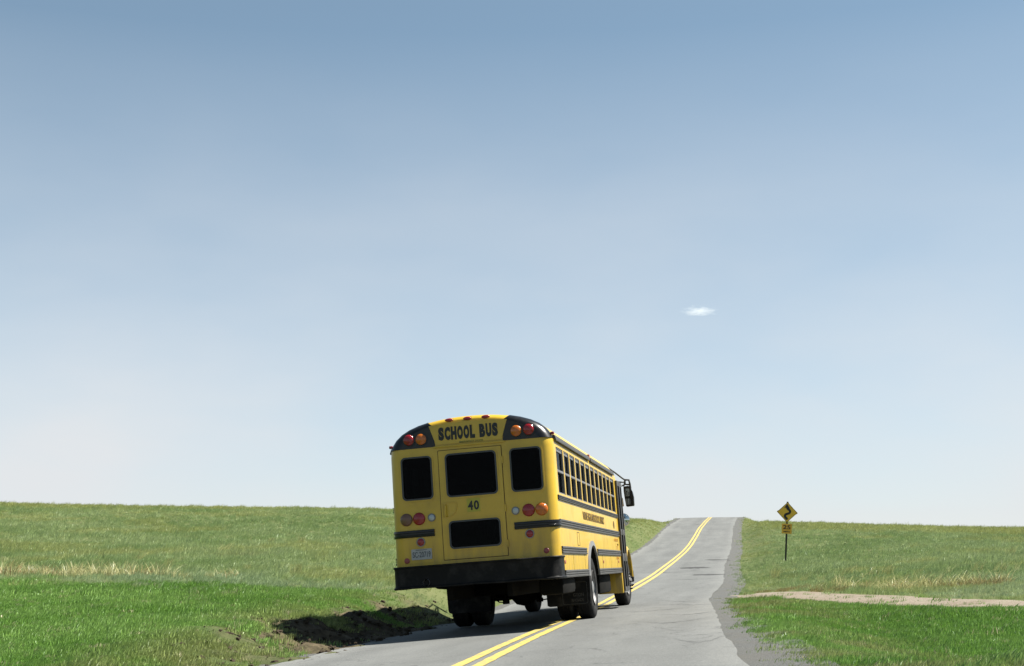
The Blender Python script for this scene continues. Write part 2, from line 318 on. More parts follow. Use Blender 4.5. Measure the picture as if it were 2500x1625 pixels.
# ground sheet: fine near the camera, wide enough to reach the horizon
def axis_pts(lo, hi, fine0, fine1, step, grow):
    a = list(np.arange(fine0, fine1+1e-6, step)); s = step
    while a[-1] < hi: s *= grow; a.append(a[-1]+s)
    s = step
    while a[0] > lo: s *= grow; a.insert(0, a[0]-s)
    return np.array(a)
gx = axis_pts(-6000, 6000, -11, 13, 0.16, 1.07); gy = axis_pts(-300, 8000, 6, 36, 0.16, 1.045)
GX, GY = np.meshgrid(gx, gy); GZ = ground_z(GX, GY)
sm = soil_mask(GX, GY)
rough = (fbm(GX*2.2, GY*2.2, 5)-.45)*0.36+(fbm(GX*7+9, GY*7, 3)-.5)*0.10
GZ = GZ+sm*np.maximum(rough, -.06)
nx, ny = len(gx), len(gy)
me = bpy.data.meshes.new('ground')
idx = np.arange(nx*ny).reshape(ny, nx); quads = np.stack([idx[:-1, :-1], idx[:-1, 1:], idx[1:, 1:], idx[1:, :-1]], -1).reshape(-1, 4)
me.vertices.add(nx*ny); me.vertices.foreach_set('co', np.stack([GX, GY, GZ], -1).ravel().astype(np.float32))
me.loops.add(quads.size); me.loops.foreach_set('vertex_index', quads.ravel().astype(np.int32))
me.polygons.add(len(quads)); me.polygons.foreach_set('loop_start', np.arange(0, quads.size, 4, dtype=np.int32)); me.update(calc_edges=True); me.shade_smooth()
def attr(me, name, data):
    a = me.attributes.new(name, 'FLOAT', 'POINT'); a.data.foreach_set('value', np.asarray(data, np.float32).ravel())
attr(me, 'soil', sm)
GD = np.hypot(GX, GY)
_i, GLAT = road_coord(GX, GY)
def lawn_mask(x, y, lat):
    d = np.hypot(x, y); n = (fbm(x*.5, y*.5, 3)-.5)
    left = sstep(27.5, 24.0, y+n*5-np.clip(x+4, 0, 8)*.35); right = sstep(1.2, -1.2, y+n*1.5-1.6-np.interp(x, [4, 5.7, 7, 8, 9.8, 14], [33, 30, 24.5, 20.5, 17, 14.5]))
    return np.where(lat < 0, left, right)
attr(me, 'lawn', lawn_mask(GX, GY, GLAT))
ground = link(bpy.data.objects.new('ground', me)); ground['kind'] = 'structure'
def nodes_mix(n, fac, a, b):
    mx = n.nodes.new('ShaderNodeMix'); mx.data_type = 'RGBA'
    for s, v in ((0, fac), (6, a), (7, b)):
        if isinstance(v, (tuple, list)): mx.inputs[s].default_value = (*ak(v), 1)
        elif isinstance(v, float): mx.inputs[s].default_value = v
        else: n.links.new(v, mx.inputs[s])
    return mx.outputs[2]
def noise_node(n, scale, detail=6, rough=.6, coord=None, vec=None):
    t = n.nodes.new('ShaderNodeTexNoise'); t.inputs['Scale'].default_value = scale; t.inputs['Detail'].default_value = detail; t.inputs['Roughness'].default_value = rough
    if vec is None:
        tc = n.nodes.new('ShaderNodeTexCoord'); vec = tc.outputs['Object']
    n.links.new(vec, t.inputs['Vector']); return t.outputs[0]
def ramp(n, fac, lo, hi, a=0.0, b=1.0):
    r = n.nodes.new('ShaderNodeMapRange'); r.inputs[1].default_value = lo; r.inputs[2].default_value = hi; r.inputs[3].default_value = a; r.inputs[4].default_value = b; n.links.new(fac, r.inputs[0]); return r.outputs[0]
def attr_node(n, name, typ='GEOMETRY'):
    a = n.nodes.new('ShaderNodeAttribute'); a.attribute_name = name; a.attribute_type = typ; return a
m, n, p = mat_new('turf_and_soil')
c = nodes_mix(n, ramp(n, noise_node(n, .6), .35, .65), (0.07, 0.095, 0.03), (0.11, 0.12, 0.05))
c = nodes_mix(n, attr_node(n, 'lawn').outputs['Fac'], c, nodes_mix(n, ramp(n, noise_node(n, 3), .35, .65), (0.035, 0.075, 0.015), (0.06, 0.10, 0.025)))
sc = nodes_mix(n, ramp(n, noise_node(n, 6, 8, .7), .35, .65), (0.035, 0.026, 0.017), (0.125, 0.098, 0.062))
c = nodes_mix(n, attr_node(n, 'soil').outputs['Fac'], c, sc)
n.links.new(c, p.inputs['Base Color']); p.inputs['Roughness'].default_value = 0.95; p.inputs['Specular IOR Level'].default_value = 0.1
b = n.nodes.new('ShaderNodeBump'); b.inputs['Strength'].default_value = 0.6; b.inputs['Distance'].default_value = 0.04; n.links.new(noise_node(n, 14, 8, .7), b.inputs['Height']); n.links.new(b.outputs[0], p.inputs['Normal'])
me.materials.append(m)

# ------------------------------------------------------------------ road, shoulders, lines
def strip(name, lats, zoff, mat, i0=0, i1=None, step=1, parent=None, jl=0.0, jr=0.0, js=1.5, seed=0.0, crown=True, attrs=True):
    """sheet along the road between lateral offsets; jl/jr make ragged edges"""
    ii = np.arange(i0, i1 if i1 else len(ys), step); V = []; LA = []; AL = []
    nl = len(lats)
    jit_l = (fbm(arc[ii]*js+seed, arc[ii]*0+seed, 4)-.5)*2*jl; jit_r = (fbm(arc[ii]*js+seed+50, arc[ii]*0+seed, 4)-.5)*2*jr
    for k, l in enumerate(lats):
        t = k/(nl-1); L = l+jit_l*(1-t)**3+jit_r*t**3
        x = RC[ii, 0]+nrm[ii, 0]*L; y = RC[ii, 1]+nrm[ii, 1]*L; V.append(np.stack([x, y, road_z(ii, L)+zoff], 1)); LA.append(L); AL.append(arc[ii])
    V = np.stack(V, 1).reshape(-1, 3); n_ = len(ii)
    q = np.arange(n_*nl).reshape(n_, nl); F = np.stack([q[:-1, :-1], q[:-1, 1:], q[1:, 1:], q[1:, :-1]], -1).reshape(-1, 4)
    me = bpy.data.meshes.new(name); me.from_pydata(V.tolist(), [], F.tolist()); me.shade_smooth(); me.materials.append(mat)
    if attrs: attr(me, 'lat', np.stack(LA, 1)); attr(me, 'along', np.stack(AL, 1))
    return link(bpy.data.objects.new(name, me), parent)
m, n, p = mat_new('worn_asphalt'); L = n.links
lat = attr_node(n, 'lat').outputs['Fac']; alo = attr_node(n, 'along').outputs['Fac']
ab = n.nodes.new('ShaderNodeMath'); ab.operation = 'ABSOLUTE'; L.new(lat, ab.inputs[0])
cv = n.nodes.new('ShaderNodeCombineXYZ'); L.new(lat, cv.inputs[0]); ms = n.nodes.new('ShaderNodeMath'); ms.operation = 'MULTIPLY'; ms.inputs[1].default_value = 0.16; L.new(alo, ms.inputs[0]); L.new(ms.outputs[0], cv.inputs[1])
base = nodes_mix(n, ramp(n, noise_node(n, 1.1, 6, .6, vec=cv.outputs[0]), .3, .7), (0.100, 0.105, 0.100), (0.160, 0.166, 0.158))
base = nodes_mix(n, ramp(n, noise_node(n, 0.7, 5, .6), .5, .75, 0, .55), base, (0.085, 0.088, 0.085))
wp = n.nodes.new('ShaderNodeMath'); wp.operation = 'PINGPONG'; L.new(ab.outputs[0], wp.inputs[0]); wp.inputs[1].default_value = 0.72
wm = n.nodes.new('ShaderNodeMath'); wm.operation = 'MULTIPLY'; L.new(ramp(n, wp.outputs[0], .25, .72, 0, .5), wm.inputs[0]); L.new(ramp(n, noise_node(n, .9, 5, .6, vec=cv.outputs[0]), .35, .7), wm.inputs[1]); base = nodes_mix(n, wm.outputs[0], base, (0.078, 0.081, 0.079))
an = n.nodes.new('ShaderNodeMath'); an.operation = 'ADD'; L.new(ab.outputs[0], an.inputs[0]); L.new(ramp(n, noise_node(n, 1.6, 7, .7), 0, 1, -.5, .5), an.inputs[1])
base = nodes_mix(n, ramp(n, an.outputs[0], 2.0, 2.5, 0, .55), base, (0.215, 0.22, 0.205))
spk = ramp(n, noise_node(n, 55, 4, .75), .40, .62)
base = nodes_mix(n, spk, nodes_mix(n, 0.45, base, (0.05, 0.05, 0.05)), nodes_mix(n, 0.14, base, (0.32, 0.32, 0.30)))
# hairline cracks: a stretched, distorted cell pattern kept to a few patches
vor = n.nodes.new('ShaderNodeTexVoronoi'); vor.feature = 'DISTANCE_TO_EDGE'; vor.inputs['Scale'].default_value = 0.9
wv = n.nodes.new('ShaderNodeVectorMath'); wv.operation = 'ADD'; tc = n.nodes.new('ShaderNodeTexCoord'); nv = n.nodes.new('ShaderNodeTexNoise'); nv.inputs['Scale'].default_value = 1.5; nv.inputs['Detail'].default_value = 5
L.new(tc.outputs['Object'], nv.inputs['Vector']); L.new(tc.outputs['Object'], wv.inputs[0]); L.new(nv.outputs['Color'], wv.inputs[1]); L.new(wv.outputs[0], vor.inputs['Vector'])
ck = ramp(n, vor.outputs['Distance'], 0.016, 0.0)
mk = n.nodes.new('ShaderNodeMath'); mk.operation = 'MULTIPLY'; L.new(ck, mk.inputs[0]); L.new(ramp(n, noise_node(n, .35, 4), 0.43, .53, 0, .8), mk.inputs[1])
base = nodes_mix(n, mk.outputs[0], base, (0.045, 0.045, 0.045))
L.new(base, p.inputs['Base Color']); p.inputs['Roughness'].default_value = 0.85; p.inputs['Specular IOR Level'].default_value = 0.3
b = n.nodes.new('ShaderNodeBump'); b.inputs['Strength'].default_value = 0.5; b.inputs['Distance'].default_value = 0.008; L.new(noise_node(n, 90, 4, .8), b.inputs['Height']); L.new(b.outputs[0], p.inputs['Normal'])
M['asphalt'] = m
def ground_like(name, a, b_, c_, s1=40, s2=2):
    m, n, p = mat_new(name)
    col = nodes_mix(n, ramp(n, noise_node(n, s1, 6, .8), .35, .65), a, b_); col = nodes_mix(n, ramp(n, noise_node(n, s2, 5), .45, .7), col, c_)
    n.links.new(col, p.inputs['Base Color']); p.inputs['Roughness'].default_value = .95; p.inputs['Specular IOR Level'].default_value = .15
    b = n.nodes.new('ShaderNodeBump'); b.inputs['Strength'].default_value = .7; b.inputs['Distance'].default_value = .02; n.links.new(noise_node(n, s1*1.2, 5, .8), b.inputs['Height']); n.links.new(b.outputs[0], p.inputs['Normal']); return m
M['gravel'] = ground_like('dark_gravel', (0.06, 0.062, 0.06), (0.135, 0.137, 0.13), (0.10, 0.098, 0.088))
M['track'] = ground_like('pale_dirt', (0.15, 0.125, 0.095), (0.26, 0.225, 0.175), (0.17, 0.135, 0.10), 18, 1.2)
M['patch'] = ground_like('tar_patch', (0.04, 0.041, 0.041), (0.075, 0.075, 0.075), (0.06, 0.06, 0.06), 60, 3)
M['crack'] = simple('crack_tar', (0.045, 0.045, 0.045), 0.9)
m, n, p = mat_new('yellow_line_paint')
c = nodes_mix(n, ramp(n, noise_node(n, 9, 9, .8), 0.48, .57, 0, .7), nodes_mix(n, ramp(n, noise_node(n, 2), .3, .7), (0.52, 0.375, 0.05), (0.45, 0.345, 0.075)), (0.17, 0.165, 0.13))
n.links.new(c, p.inputs['Base Color']); p.inputs['Roughness'].default_value = .7; M['line'] = m

shoulder = strip('road_shoulder', [-3.1, -2.8, -2.2, 0, 2.2, 2.75, 3.05], -0.012, M['gravel'], jl=.2, jr=.07, js=.4, seed=3); shoulder['kind'] = 'structure'
road = strip('road', list(np.linspace(-2.6, 2.42, 15)), 0.0, M['asphalt'], jl=.2, jr=.055, js=.8, seed=9); road['kind'] = 'structure'
HWL = 0.060
for off in (-0.108, 0.108):
    strip('yellow_line', [off-HWL, off, off+HWL], 0.005, M['line'], parent=road, jl=.012, jr=.012, js=5, seed=off*100)
def idx_at(y): return int(np.clip((y-ys[0])/0.25, 0, len(ys)-1))
def road_patch(name, y, lat_c, w, h, mat, irregular=.35, n=28, z=0.004, parent=None):
    P = []
    for k in range(n):
        a = 2*math.pi*k/n; r = 1+(random.random()-.5)*irregular*2*.7
        L_ = lat_c+w/2*r*math.cos(a); yy = y+h/2*r*math.sin(a); i = idx_at(yy); fr = yy-ys[i]
        P.append((RC[i, 0]+nrm[i, 0]*L_+tang[i, 0]*fr, RC[i, 1]+nrm[i, 1]*L_+tang[i, 1]*fr, float(road_z(np.array([i]), np.array([L_]))[0])+z))
    me = bpy.data.meshes.new(name); me.from_pydata(P, [], [tuple(range(n))]); me.materials.append(mat); return link(bpy.data.objects.new(name, me), parent or road)
def crack(y, l0, l1, wob, wid, mat=None):
    n = 26; V = []; ph = random.random()*9
    for k in range(n):
        t = k/(n-1); L_ = l0+(l1-l0)*t; yy = y+wob*math.sin(t*5+ph)+random.uniform(-.08, .08); i = idx_at(yy); fr = yy-ys[i]; w = wid*(0.4+random.random())*math.sin(math.pi*min(max(t, .06), .94))
        for s in (-1, 1):
            f2 = fr+s*w; V.append((RC[i, 0]+nrm[i, 0]*L_+tang[i, 0]*f2, RC[i, 1]+nrm[i, 1]*L_+tang[i, 1]*f2, float(road_z(np.array([i]), np.array([L_]))[0])+0.003))
    F = [(2*k, 2*k+1, 2*k+3, 2*k+2) for k in range(n-1)]
    me = bpy.data.meshes.new('crack'); me.from_pydata(V, [], F); me.materials.append(mat or M['crack']); return link(bpy.data.objects.new('crack', me), road)
road_patch('tar_patch', 54, 1.25, 1.2, 1.9, M['patch']); road_patch('pothole', 51.5, 1.35, .35, .55, M['crack'])
road_patch('tar_patch', 46.5, 1.9, 1.1, 1.1, M['patch']); road_patch('tar_patch', 62, 1.9, 1.3, 1.0, M['patch'])
for y, a, b_, wo_, wd in ((49.5, -.6, .9, .15, .22), (60.5, 1.0, 2.5, .2, .12), (76, .1, 1.7, .2, .16), (105, -1.0, .3, .2, .3), (55, -2.3, -.6, .4, .12), (36, -.2, 1.3, .3, .04), (27, 1.4, 2.4, .5, .05), (22, 1.5, 2.5, .5, .04), (14.5, 1.7, 2.5, .8, .02), (17.0, 1.5, 2.1, .7, .02), (12.0, -1.6, -.4, .5, .02), (25, .4, 2.2, .6, .03), (19.5, 1.2, 2.4, .7, .03), (33, -.9, .8, .4, .05), (30, 1.2, 2.3, .6, .05), (42, .6, 2.3, .5, .07), (68, -.8, 1.4, .3, .1), (88, -1.5, 1.5, .3, .14)):
    crack(y, a, b_, wo_, wd)

# dirt track leaving to the right
tp = np.array([px(x, y, d)[:2] for x, y, d in ((1770, 1450, 31), (1860, 1450, 30), (1980, 1456, 27.5), (2200, 1471, 23.5), (2500, 1480, 20.5), (2750, 1490, 18.8), (3100, 1503, 17), (4000, 1530, 14.8))])
ta = np.concatenate([[0], np.cumsum(np.linalg.norm(np.diff(tp, axis=0), axis=1))]); tt = np.arange(0, ta[-1], .2)
TX, TY = smooth(np.interp(tt, ta, tp[:, 0]), 8), smooth(np.interp(tt, ta, tp[:, 1]), 8)
tg = np.stack([np.gradient(TX), np.gradient(TY)], 1); tg /= np.linalg.norm(tg, axis=1)[:, None]; tn = np.stack([-tg[:, 1], tg[:, 0]], 1)
TW = np.interp(tt, [0, 3, 8, 60], [1.1, .9, .75, .68])
V = []
lv = np.linspace(-1, 1, 9)
for k, l in enumerate(lv):
    e = (fbm(tt*1.3+k*.0, tt*0+ (0 if l < 0 else 9), 4)-.5)*.5*abs(l)**2; x = TX+tn[:, 0]*(l*TW+e*np.sign(l)); y = TY+tn[:, 1]*(l*TW+e*np.sign(l))
    V.append(np.stack([x, y, ground_z(x, y)+0.02-.03*abs(l)**4+.012*np.cos(l*9)], 1))
V = np.stack(V, 1).reshape(-1, 3); q = np.arange(len(tt)*9).reshape(len(tt), 9); Fq = np.stack([q[:-1, :-1], q[:-1, 1:], q[1:, 1:], q[1:, :-1]], -1).reshape(-1, 4)
me = bpy.data.meshes.new('dirt_track'); me.from_pydata(V.tolist(), [], Fq.tolist()); me.shade_smooth(); me.materials.append(M['track'])
track = link(bpy.data.objects.new('dirt_track', me)); track['kind'] = 'structure'
def track_dist(x, y):
    sel = slice(None, None, 3); ax, ay, w = TX[sel], TY[sel], TW[sel]; best = np.full(x.shape, 1e9)
    for k in range(len(ax)): best = np.minimum(best, np.hypot(x-ax[k], y-ay[k])-w[k])
    return best

# ------------------------------------------------------------------ school bus
bus = empty('school_bus'); bus.matrix_world = BUS_M
tag(bus, 'yellow school bus with black rear corners driving away along the road', 'bus')
PROF = [(1.22, .71), (1.22, 1.4), (1.22, 2.0), (1.22, 2.62), (1.213, 2.70), (1.18, 2.79), (1.12, 2.872), (1.03, 2.948), (.91, 3.012), (.77, 3.062), (.62, 3.098), (.45, 3.124), (.30, 3.14), (.15, 3.148), (0, 3.15)]
PROF = PROF+[(-x, z) for x, z in PROF[-2::-1]]
def inset_prof(ix, iz, prof=PROF): return [(x*(1-ix/1.22), z-iz*max(0, (z-2.0)/1.15)) for x, z in prof]
def hull(y0, y1, rear_r=.17, roof_r=.075, prof=PROF, front=True):
    ss = []
    for k in range(8):
        a = (k/7)*math.pi/2; ss.append((y0+rear_r*(1-math.cos(a)) if False else y0+rear_r*(1-math.cos(a)), rear_r*(1-math.sin(a)), roof_r*(1-math.sin(a))))
    ss += [(1.5, 0, 0), (4, 0, 0), (8.5, 0, 0)]
    if front: ss += [(9.0, .01, .02), (9.35, .03, .09), (9.6, .06, .2), (y1, .1, .34)]
    else: ss += [(y1, 0, 0)]
    mb = MB(); V = []; n = len(prof)
    for y, ix, iz in ss: V += [(x, y, z) for x, z in inset_prof(ix, iz, prof)]
    F = [tuple(range(n)), tuple((len(ss)-1)*n+k for k in range(n))[::-1]]
    for i in range(len(ss)-1):
        for k in range(n): F.append((i*n+k, i*n+(k+1) % n, (i+1)*n+(k+1) % n, (i+1)*n+k))
    mb.add(V, F); return mb
def temp(mb): return mb.build('tmp', None, None, 0)
WIN_Y = [.30, 1.10, 1.76, 2.42, 3.08, 3.74, 4.41, 5.07, 5.72, 6.38, 7.04, 7.70, 8.50]
cut = MB()
for i in range(12):
    for s in (1, -1): cut.box(*sorted((s*1.10, s*1.40)), WIN_Y[i]+.045, WIN_Y[i+1]-.045, 1.925, 2.605)
for cx, w in ((-.805, .435), (.82, .435)): cut.prism(rrect(cx, 2.283, w, .60, .055), -.3, .3)
cut.prism(rrect(.01, 2.283, .73, .60, .055), -.3, .3); cut.prism(rrect(.01, 1.425, .73, .37, .055), -.3, .3)
cut.box(-1.0, 1.0, 9.5, 10.2, 1.9, 2.6)
arch = [(3.80+.70*math.cos(R_(a)), .60+.60*math.sin(R_(a))) for a in range(0, 181, 10)]+[(3.10, .3), (4.50, .3)]
arch_cut = MB()
for s in (1, -1): arch_cut.prism(arch, *sorted((s*.45, s*1.5)), plane='YZ')
inner = hull(.045, 9.62, .12, .05, [(x*.965, 1.30 if z < .8 else (z if z < 2.6 else z-.045)) for x, z in PROF])
hull_o = temp(hull(0, 9.78)); cutters = [temp(inner), temp(cut), temp(arch_cut)]
for c_ in cutters:
    md = hull_o.modifiers.new('b', 'BOOLEAN'); md.operation = 'DIFFERENCE'; md.object = c_; md.solver = 'EXACT'
dg = bpy.context.evaluated_depsgraph_get(); me = bpy.data.meshes.new_from_object(hull_o.evaluated_get(dg)); me.name = 'body'
for o in [hull_o]+cutters: bpy.data.objects.remove(o)
me.materials.clear(); me.materials.append(M['yellow']); me.shade_smooth(); me.set_sharp_from_angle(angle=R_(28))
me.materials.append(M['under']); me.materials.append(M['interior'])
for pg in me.polygons:
    c_, n_ = pg.center, pg.normal
    if n_.x*c_.x+n_.y*(c_.y-5)*.25+n_.z*(c_.z-2) < 0 and abs(c_.x) < 1.185 and .044 < c_.y < 9.63 and c_.z > 1.285 and c_.z < 3.1 and not (c_.y < .05 and n_.y < -.5): pg.material_index = 2
    elif c_.z < 1.30 and (n_.z < -.15 or (3.0 < c_.y < 4.6 and abs(c_.x) < 1.2)): pg.material_index = 1
body = link(bpy.data.objects.new('body', me), bus)
# interior
for s in (1, -1):
    for k in range(11):
        y = 1.1+k*.70; MB().box(*sorted((s*.20, s*1.12)), y, y+.12, 1.32, 2.22, .03).build('seat', M['seat'], bus)
MB().box(-1.1, 1.1, .3, 9.2, 1.31, 1.33).build('floor', M['interior'], bus)
# black rear caps: shell just proud of the hull
for s in (1, -1):
    mb = MB(); idx_ = [k for k in range(4, 11)]; ssn = []
    for k in range(8):
        a = (k/7)*math.pi/2; ssn.append((.17*(1-math.cos(a)), .17*(1-math.sin(a)), .075*(1-math.sin(a))))
    ssn.append((.215, 0, 0)); V = []
    pts = [PROF[k] for k in idx_]; nn = len(pts)
    for y, ix, iz in ssn:
        for x, z in inset_prof(ix-.006, iz-.006, pts): V.append((s*x, y-.006*(1 if y < .1 else 0), max(z, 2.72)))
    F = [(i*nn+k, i*nn+k+1, (i+1)*nn+k+1, (i+1)*nn+k) for i in range(len(ssn)-1) for k in range(nn-1)]
    mb.add(V, F)
    flat = [(x, max(z, 2.72)) for x, z in inset_prof(.17-.006, .075-.006, pts)]+[(.505, 2.722)]
    mb.add([(s*x, -.006, z) for x, z in flat]+[(s*x, .02, z) for x, z in flat], [tuple(range(len(flat)))]+[(i, (i+1) % len(flat), len(flat)+(i+1) % len(flat), len(flat)+i) for i in range(len(flat))])
    cap = mb.build('black_corner_cap', M['black'], bus)
mb = MB(); V = []; pts = [PROF[k] for k in range(5, len(PROF)-5)]; nn = len(pts); secs = [(.222, 0, 0), (1.5, 0, 0), (4, 0, 0), (8.5, 0, 0), (9.0, .01, .02), (9.3, .026, .075)]
for o_ in (.004, -.002):
    for y, ix, iz in secs: V += [(x*(1-ix/1.22+o_*.8), y, z-iz*max(0, (z-2.0)/1.15)+o_) for x, z in pts]
F = [(i*nn+k, i*nn+k+1, (i+1)*nn+k+1, (i+1)*nn+k) for i in range(5) for k in range(nn-1)]
mb.add(V[:nn*6], F).build('roof_skin', M['roof'], bus)
# sign panel and ledge above the emergency door
pan = [(-.49, 2.745), (.49, 2.745), (.585, 3.03), (.30, 3.055), (0, 3.062), (-.30, 3.055), (-.585, 3.03)]
MB().prism(pan, -.012, .01).build('sign_panel', M['yellow'], bus)
MB().box(-.53, .53, -.022, .01, 2.70, 2.724, .005).build('ledge', M['yellow'], bus)
text_cells('lettering', 'SCHOOL BUS', M['ink'], bus, (0, -.0145, 2.898), .89, .195, bold=.075)
text_obj('small_lettering', 'EMERGENCY DOOR', M['green_ink'], bus, (.04, -.0145, 2.757), .36, .026, bold=.01)
# emergency door
door = MB().ring(rrect(0, 1.866, .955, 1.59, .012, 2), rrect(0, 1.866, .94, 1.575, .01, 2), -.004, .01).build('emergency_door', M['gap'], bus)
def plate(name, outline, holes, y0, y1, mat, parent):
    bm = bmesh.new()
    for loop in [outline]+holes:
        vs_ = [bm.verts.new((a, y0, b)) for a, b in loop]
        for i in range(len(vs_)): bm.edges.new((vs_[i], vs_[(i+1) % len(vs_)]))
    bmesh.ops.triangle_fill(bm, use_beauty=True, edges=list(bm.edges), normal=(0, -1, 0))
    ex = bmesh.ops.extrude_face_region(bm, geom=list(bm.faces)); 
    for e in ex['geom']:
        if isinstance(e, bmesh.types.BMVert): e.co.y = y1
    bmesh.ops.recalc_face_normals(bm, faces=bm.faces); me = bpy.data.meshes.new(name); bm.to_mesh(me); bm.free(); me.materials.append(mat)
    return link(bpy.data.objects.new(name, me), parent)
plate('door_panel', rrect(0, 1.866, .936, 1.571, .01, 2), [rrect(.01, 2.283, .735, .605, .057), rrect(.01, 1.425, .735, .375, .057)], -.012, .012, M['yellow'], door)
def rear_window(cx, cz, w, h, parent, y):
    fr = MB().ring(rrect(cx, cz, w+.034, h+.034, .068), rrect(cx, cz, w-.012, h-.012, .05), y-.016, y+.03).build('window_frame', M['seal'], parent)
    MB().ring(rrect(cx, cz, w+.075, h+.075, .088), rrect(cx, cz, w+.036, h+.036, .069), y-.010, y+.012).build('pressed_lip', M['yellow'], fr if parent is bus else parent)
    MB().prism(rrect(cx, cz, w, h, .052), y+.012, y+.018).build('pane', M['glass'], fr if parent is bus else parent)
rear_window(-.805, 2.283, .435, .60, bus, 0); rear_window(.82, 2.283, .435, .60, bus, 0)
rear_window(.01, 2.283, .73, .60, door, -.012); rear_window(.01, 1.425, .73, .37, door, -.012)
rec = [(-.445, 1.895), (-.24, 1.895), (-.228, 1.86), (-.235, 1.80), (-.26, 1.74), (-.31, 1.70), (-.38, 1.68), (-.445, 1.675)]
MB().prism(rec, -.0145, -.006).build('handle_recess', M['yellow'], door)
rcx, rcz = -.34, 1.80; MB().ring(rec, [(rcx+(a-rcx)*.93, rcz+(b_-rcz)*.93) for a, b_ in rec], -.024, -.008).build('recess_lip', M['yellow'], door)
MB().tube([(-.398, -.02, 1.86), (-.398, -.052, 1.85), (-.397, -.056, 1.78), (-.396, -.05, 1.71), (-.396, -.02, 1.70)], .011).build('handle', M['yellow'], door)
for z in (1.25, 1.75, 2.45): MB().lathe([(.012, -.05), (.012, .05)], 'Z', (.478, -.014, z), 10).build('hinge', M['yellow'], door)
MB().box(-.085, .11, -.0155, -.010, 1.735, 1.93).build('number_decal', M['decal'], door)
text_cells('number', '40', M['ink'], door, (.012, -.0165, 1.828), .165, .135, bold=.035, gap=.15)
# lamps
def dome(name, x, z, r, mat, depth=.03, rim=None, parent=None, y=0.0):
    pr_ = [(r, y+.004), (r, y-.006)]+[(r*math.cos(R_(a)), y-.006-depth*math.sin(R_(a))) for a in (18, 36, 54, 70, 83)]
    o = MB().lathe(pr_, 'Y', (x, 0, z), 28).build(name, mat, parent or bus, 50)
    if rim: MB().lathe([(r+.012, y+.003), (r+.012, y-.012), (r-.002, y-.013), (r-.002, y+.003)], 'Y', (x, 0, z), 28, False).build('rim', rim, o, 40)
    return o
for s in (-1, 1):
    dome('amber_warning_lamp', s*.711, 2.848, .083, M['amber'], .035, M['black'], y=-.006); dome('red_warning_lamp', s*.896, 2.852, .083, M['red'], .035, M['black'], y=-.006)
    dome('brake_lamp', s*.81, 1.695, .092, M['red'], .04, None); dome('turn_signal', s*1.0, 1.694, .092, M['dullamber' if s < 0 else 'amber'], .04, None)
    dome('reversing_lamp', s*.621, 1.70, .046, M['clear'], .028, M['alu']); dome('tail_lamp', s*.803, 1.358, .054, M['red'], .03, M['steel'])
    dome('reflector', s*1.025, 1.104, .04, M['pinkred'], .006, None)
for x in (-.273, .002, .276):
    mb = MB(); mb.lathe([(1, .0), (1, -.35), (.8, -.75), (.45, -.95), (.1, -1)], 'Y', (0, 0, 0), 20); mb.v = [(x+a*.064, b_*.028-.0, 3.098-.004+c_*.026) for a, b_, c_ in mb.v]; mb.build('clearance_lamp', M['red'], bus, 50)
# rivets beneath the rear windows
for cx in (-.8, .8):
    for k in range(4): dome('rivet', cx-.15+k*.1, 1.90, .006, M['yellow'], .004)
# licence plate
pl = MB().prism(rrect(-.80, 1.186, .305, .152, .012, 3), -.012, .002).build('licence_plate', M['plate'], bus)
text_obj('plate_number', 'SC-20719', M['plate_ink'], pl, (-.80, -.0135, 1.182), .265, .082, bold=.012)
text_obj('plate_state', 'PENNSYLVANIA', M['plate_ink'], pl, (-.80, -.0135, 1.247), .17, .014)
MB().ring(rrect(-.80, 1.18, .37, .24, .012, 3), rrect(-.80, 1.18, .355, .225, .01, 3), -.004, .003).build('plate_recess', M['yellow'], bus)
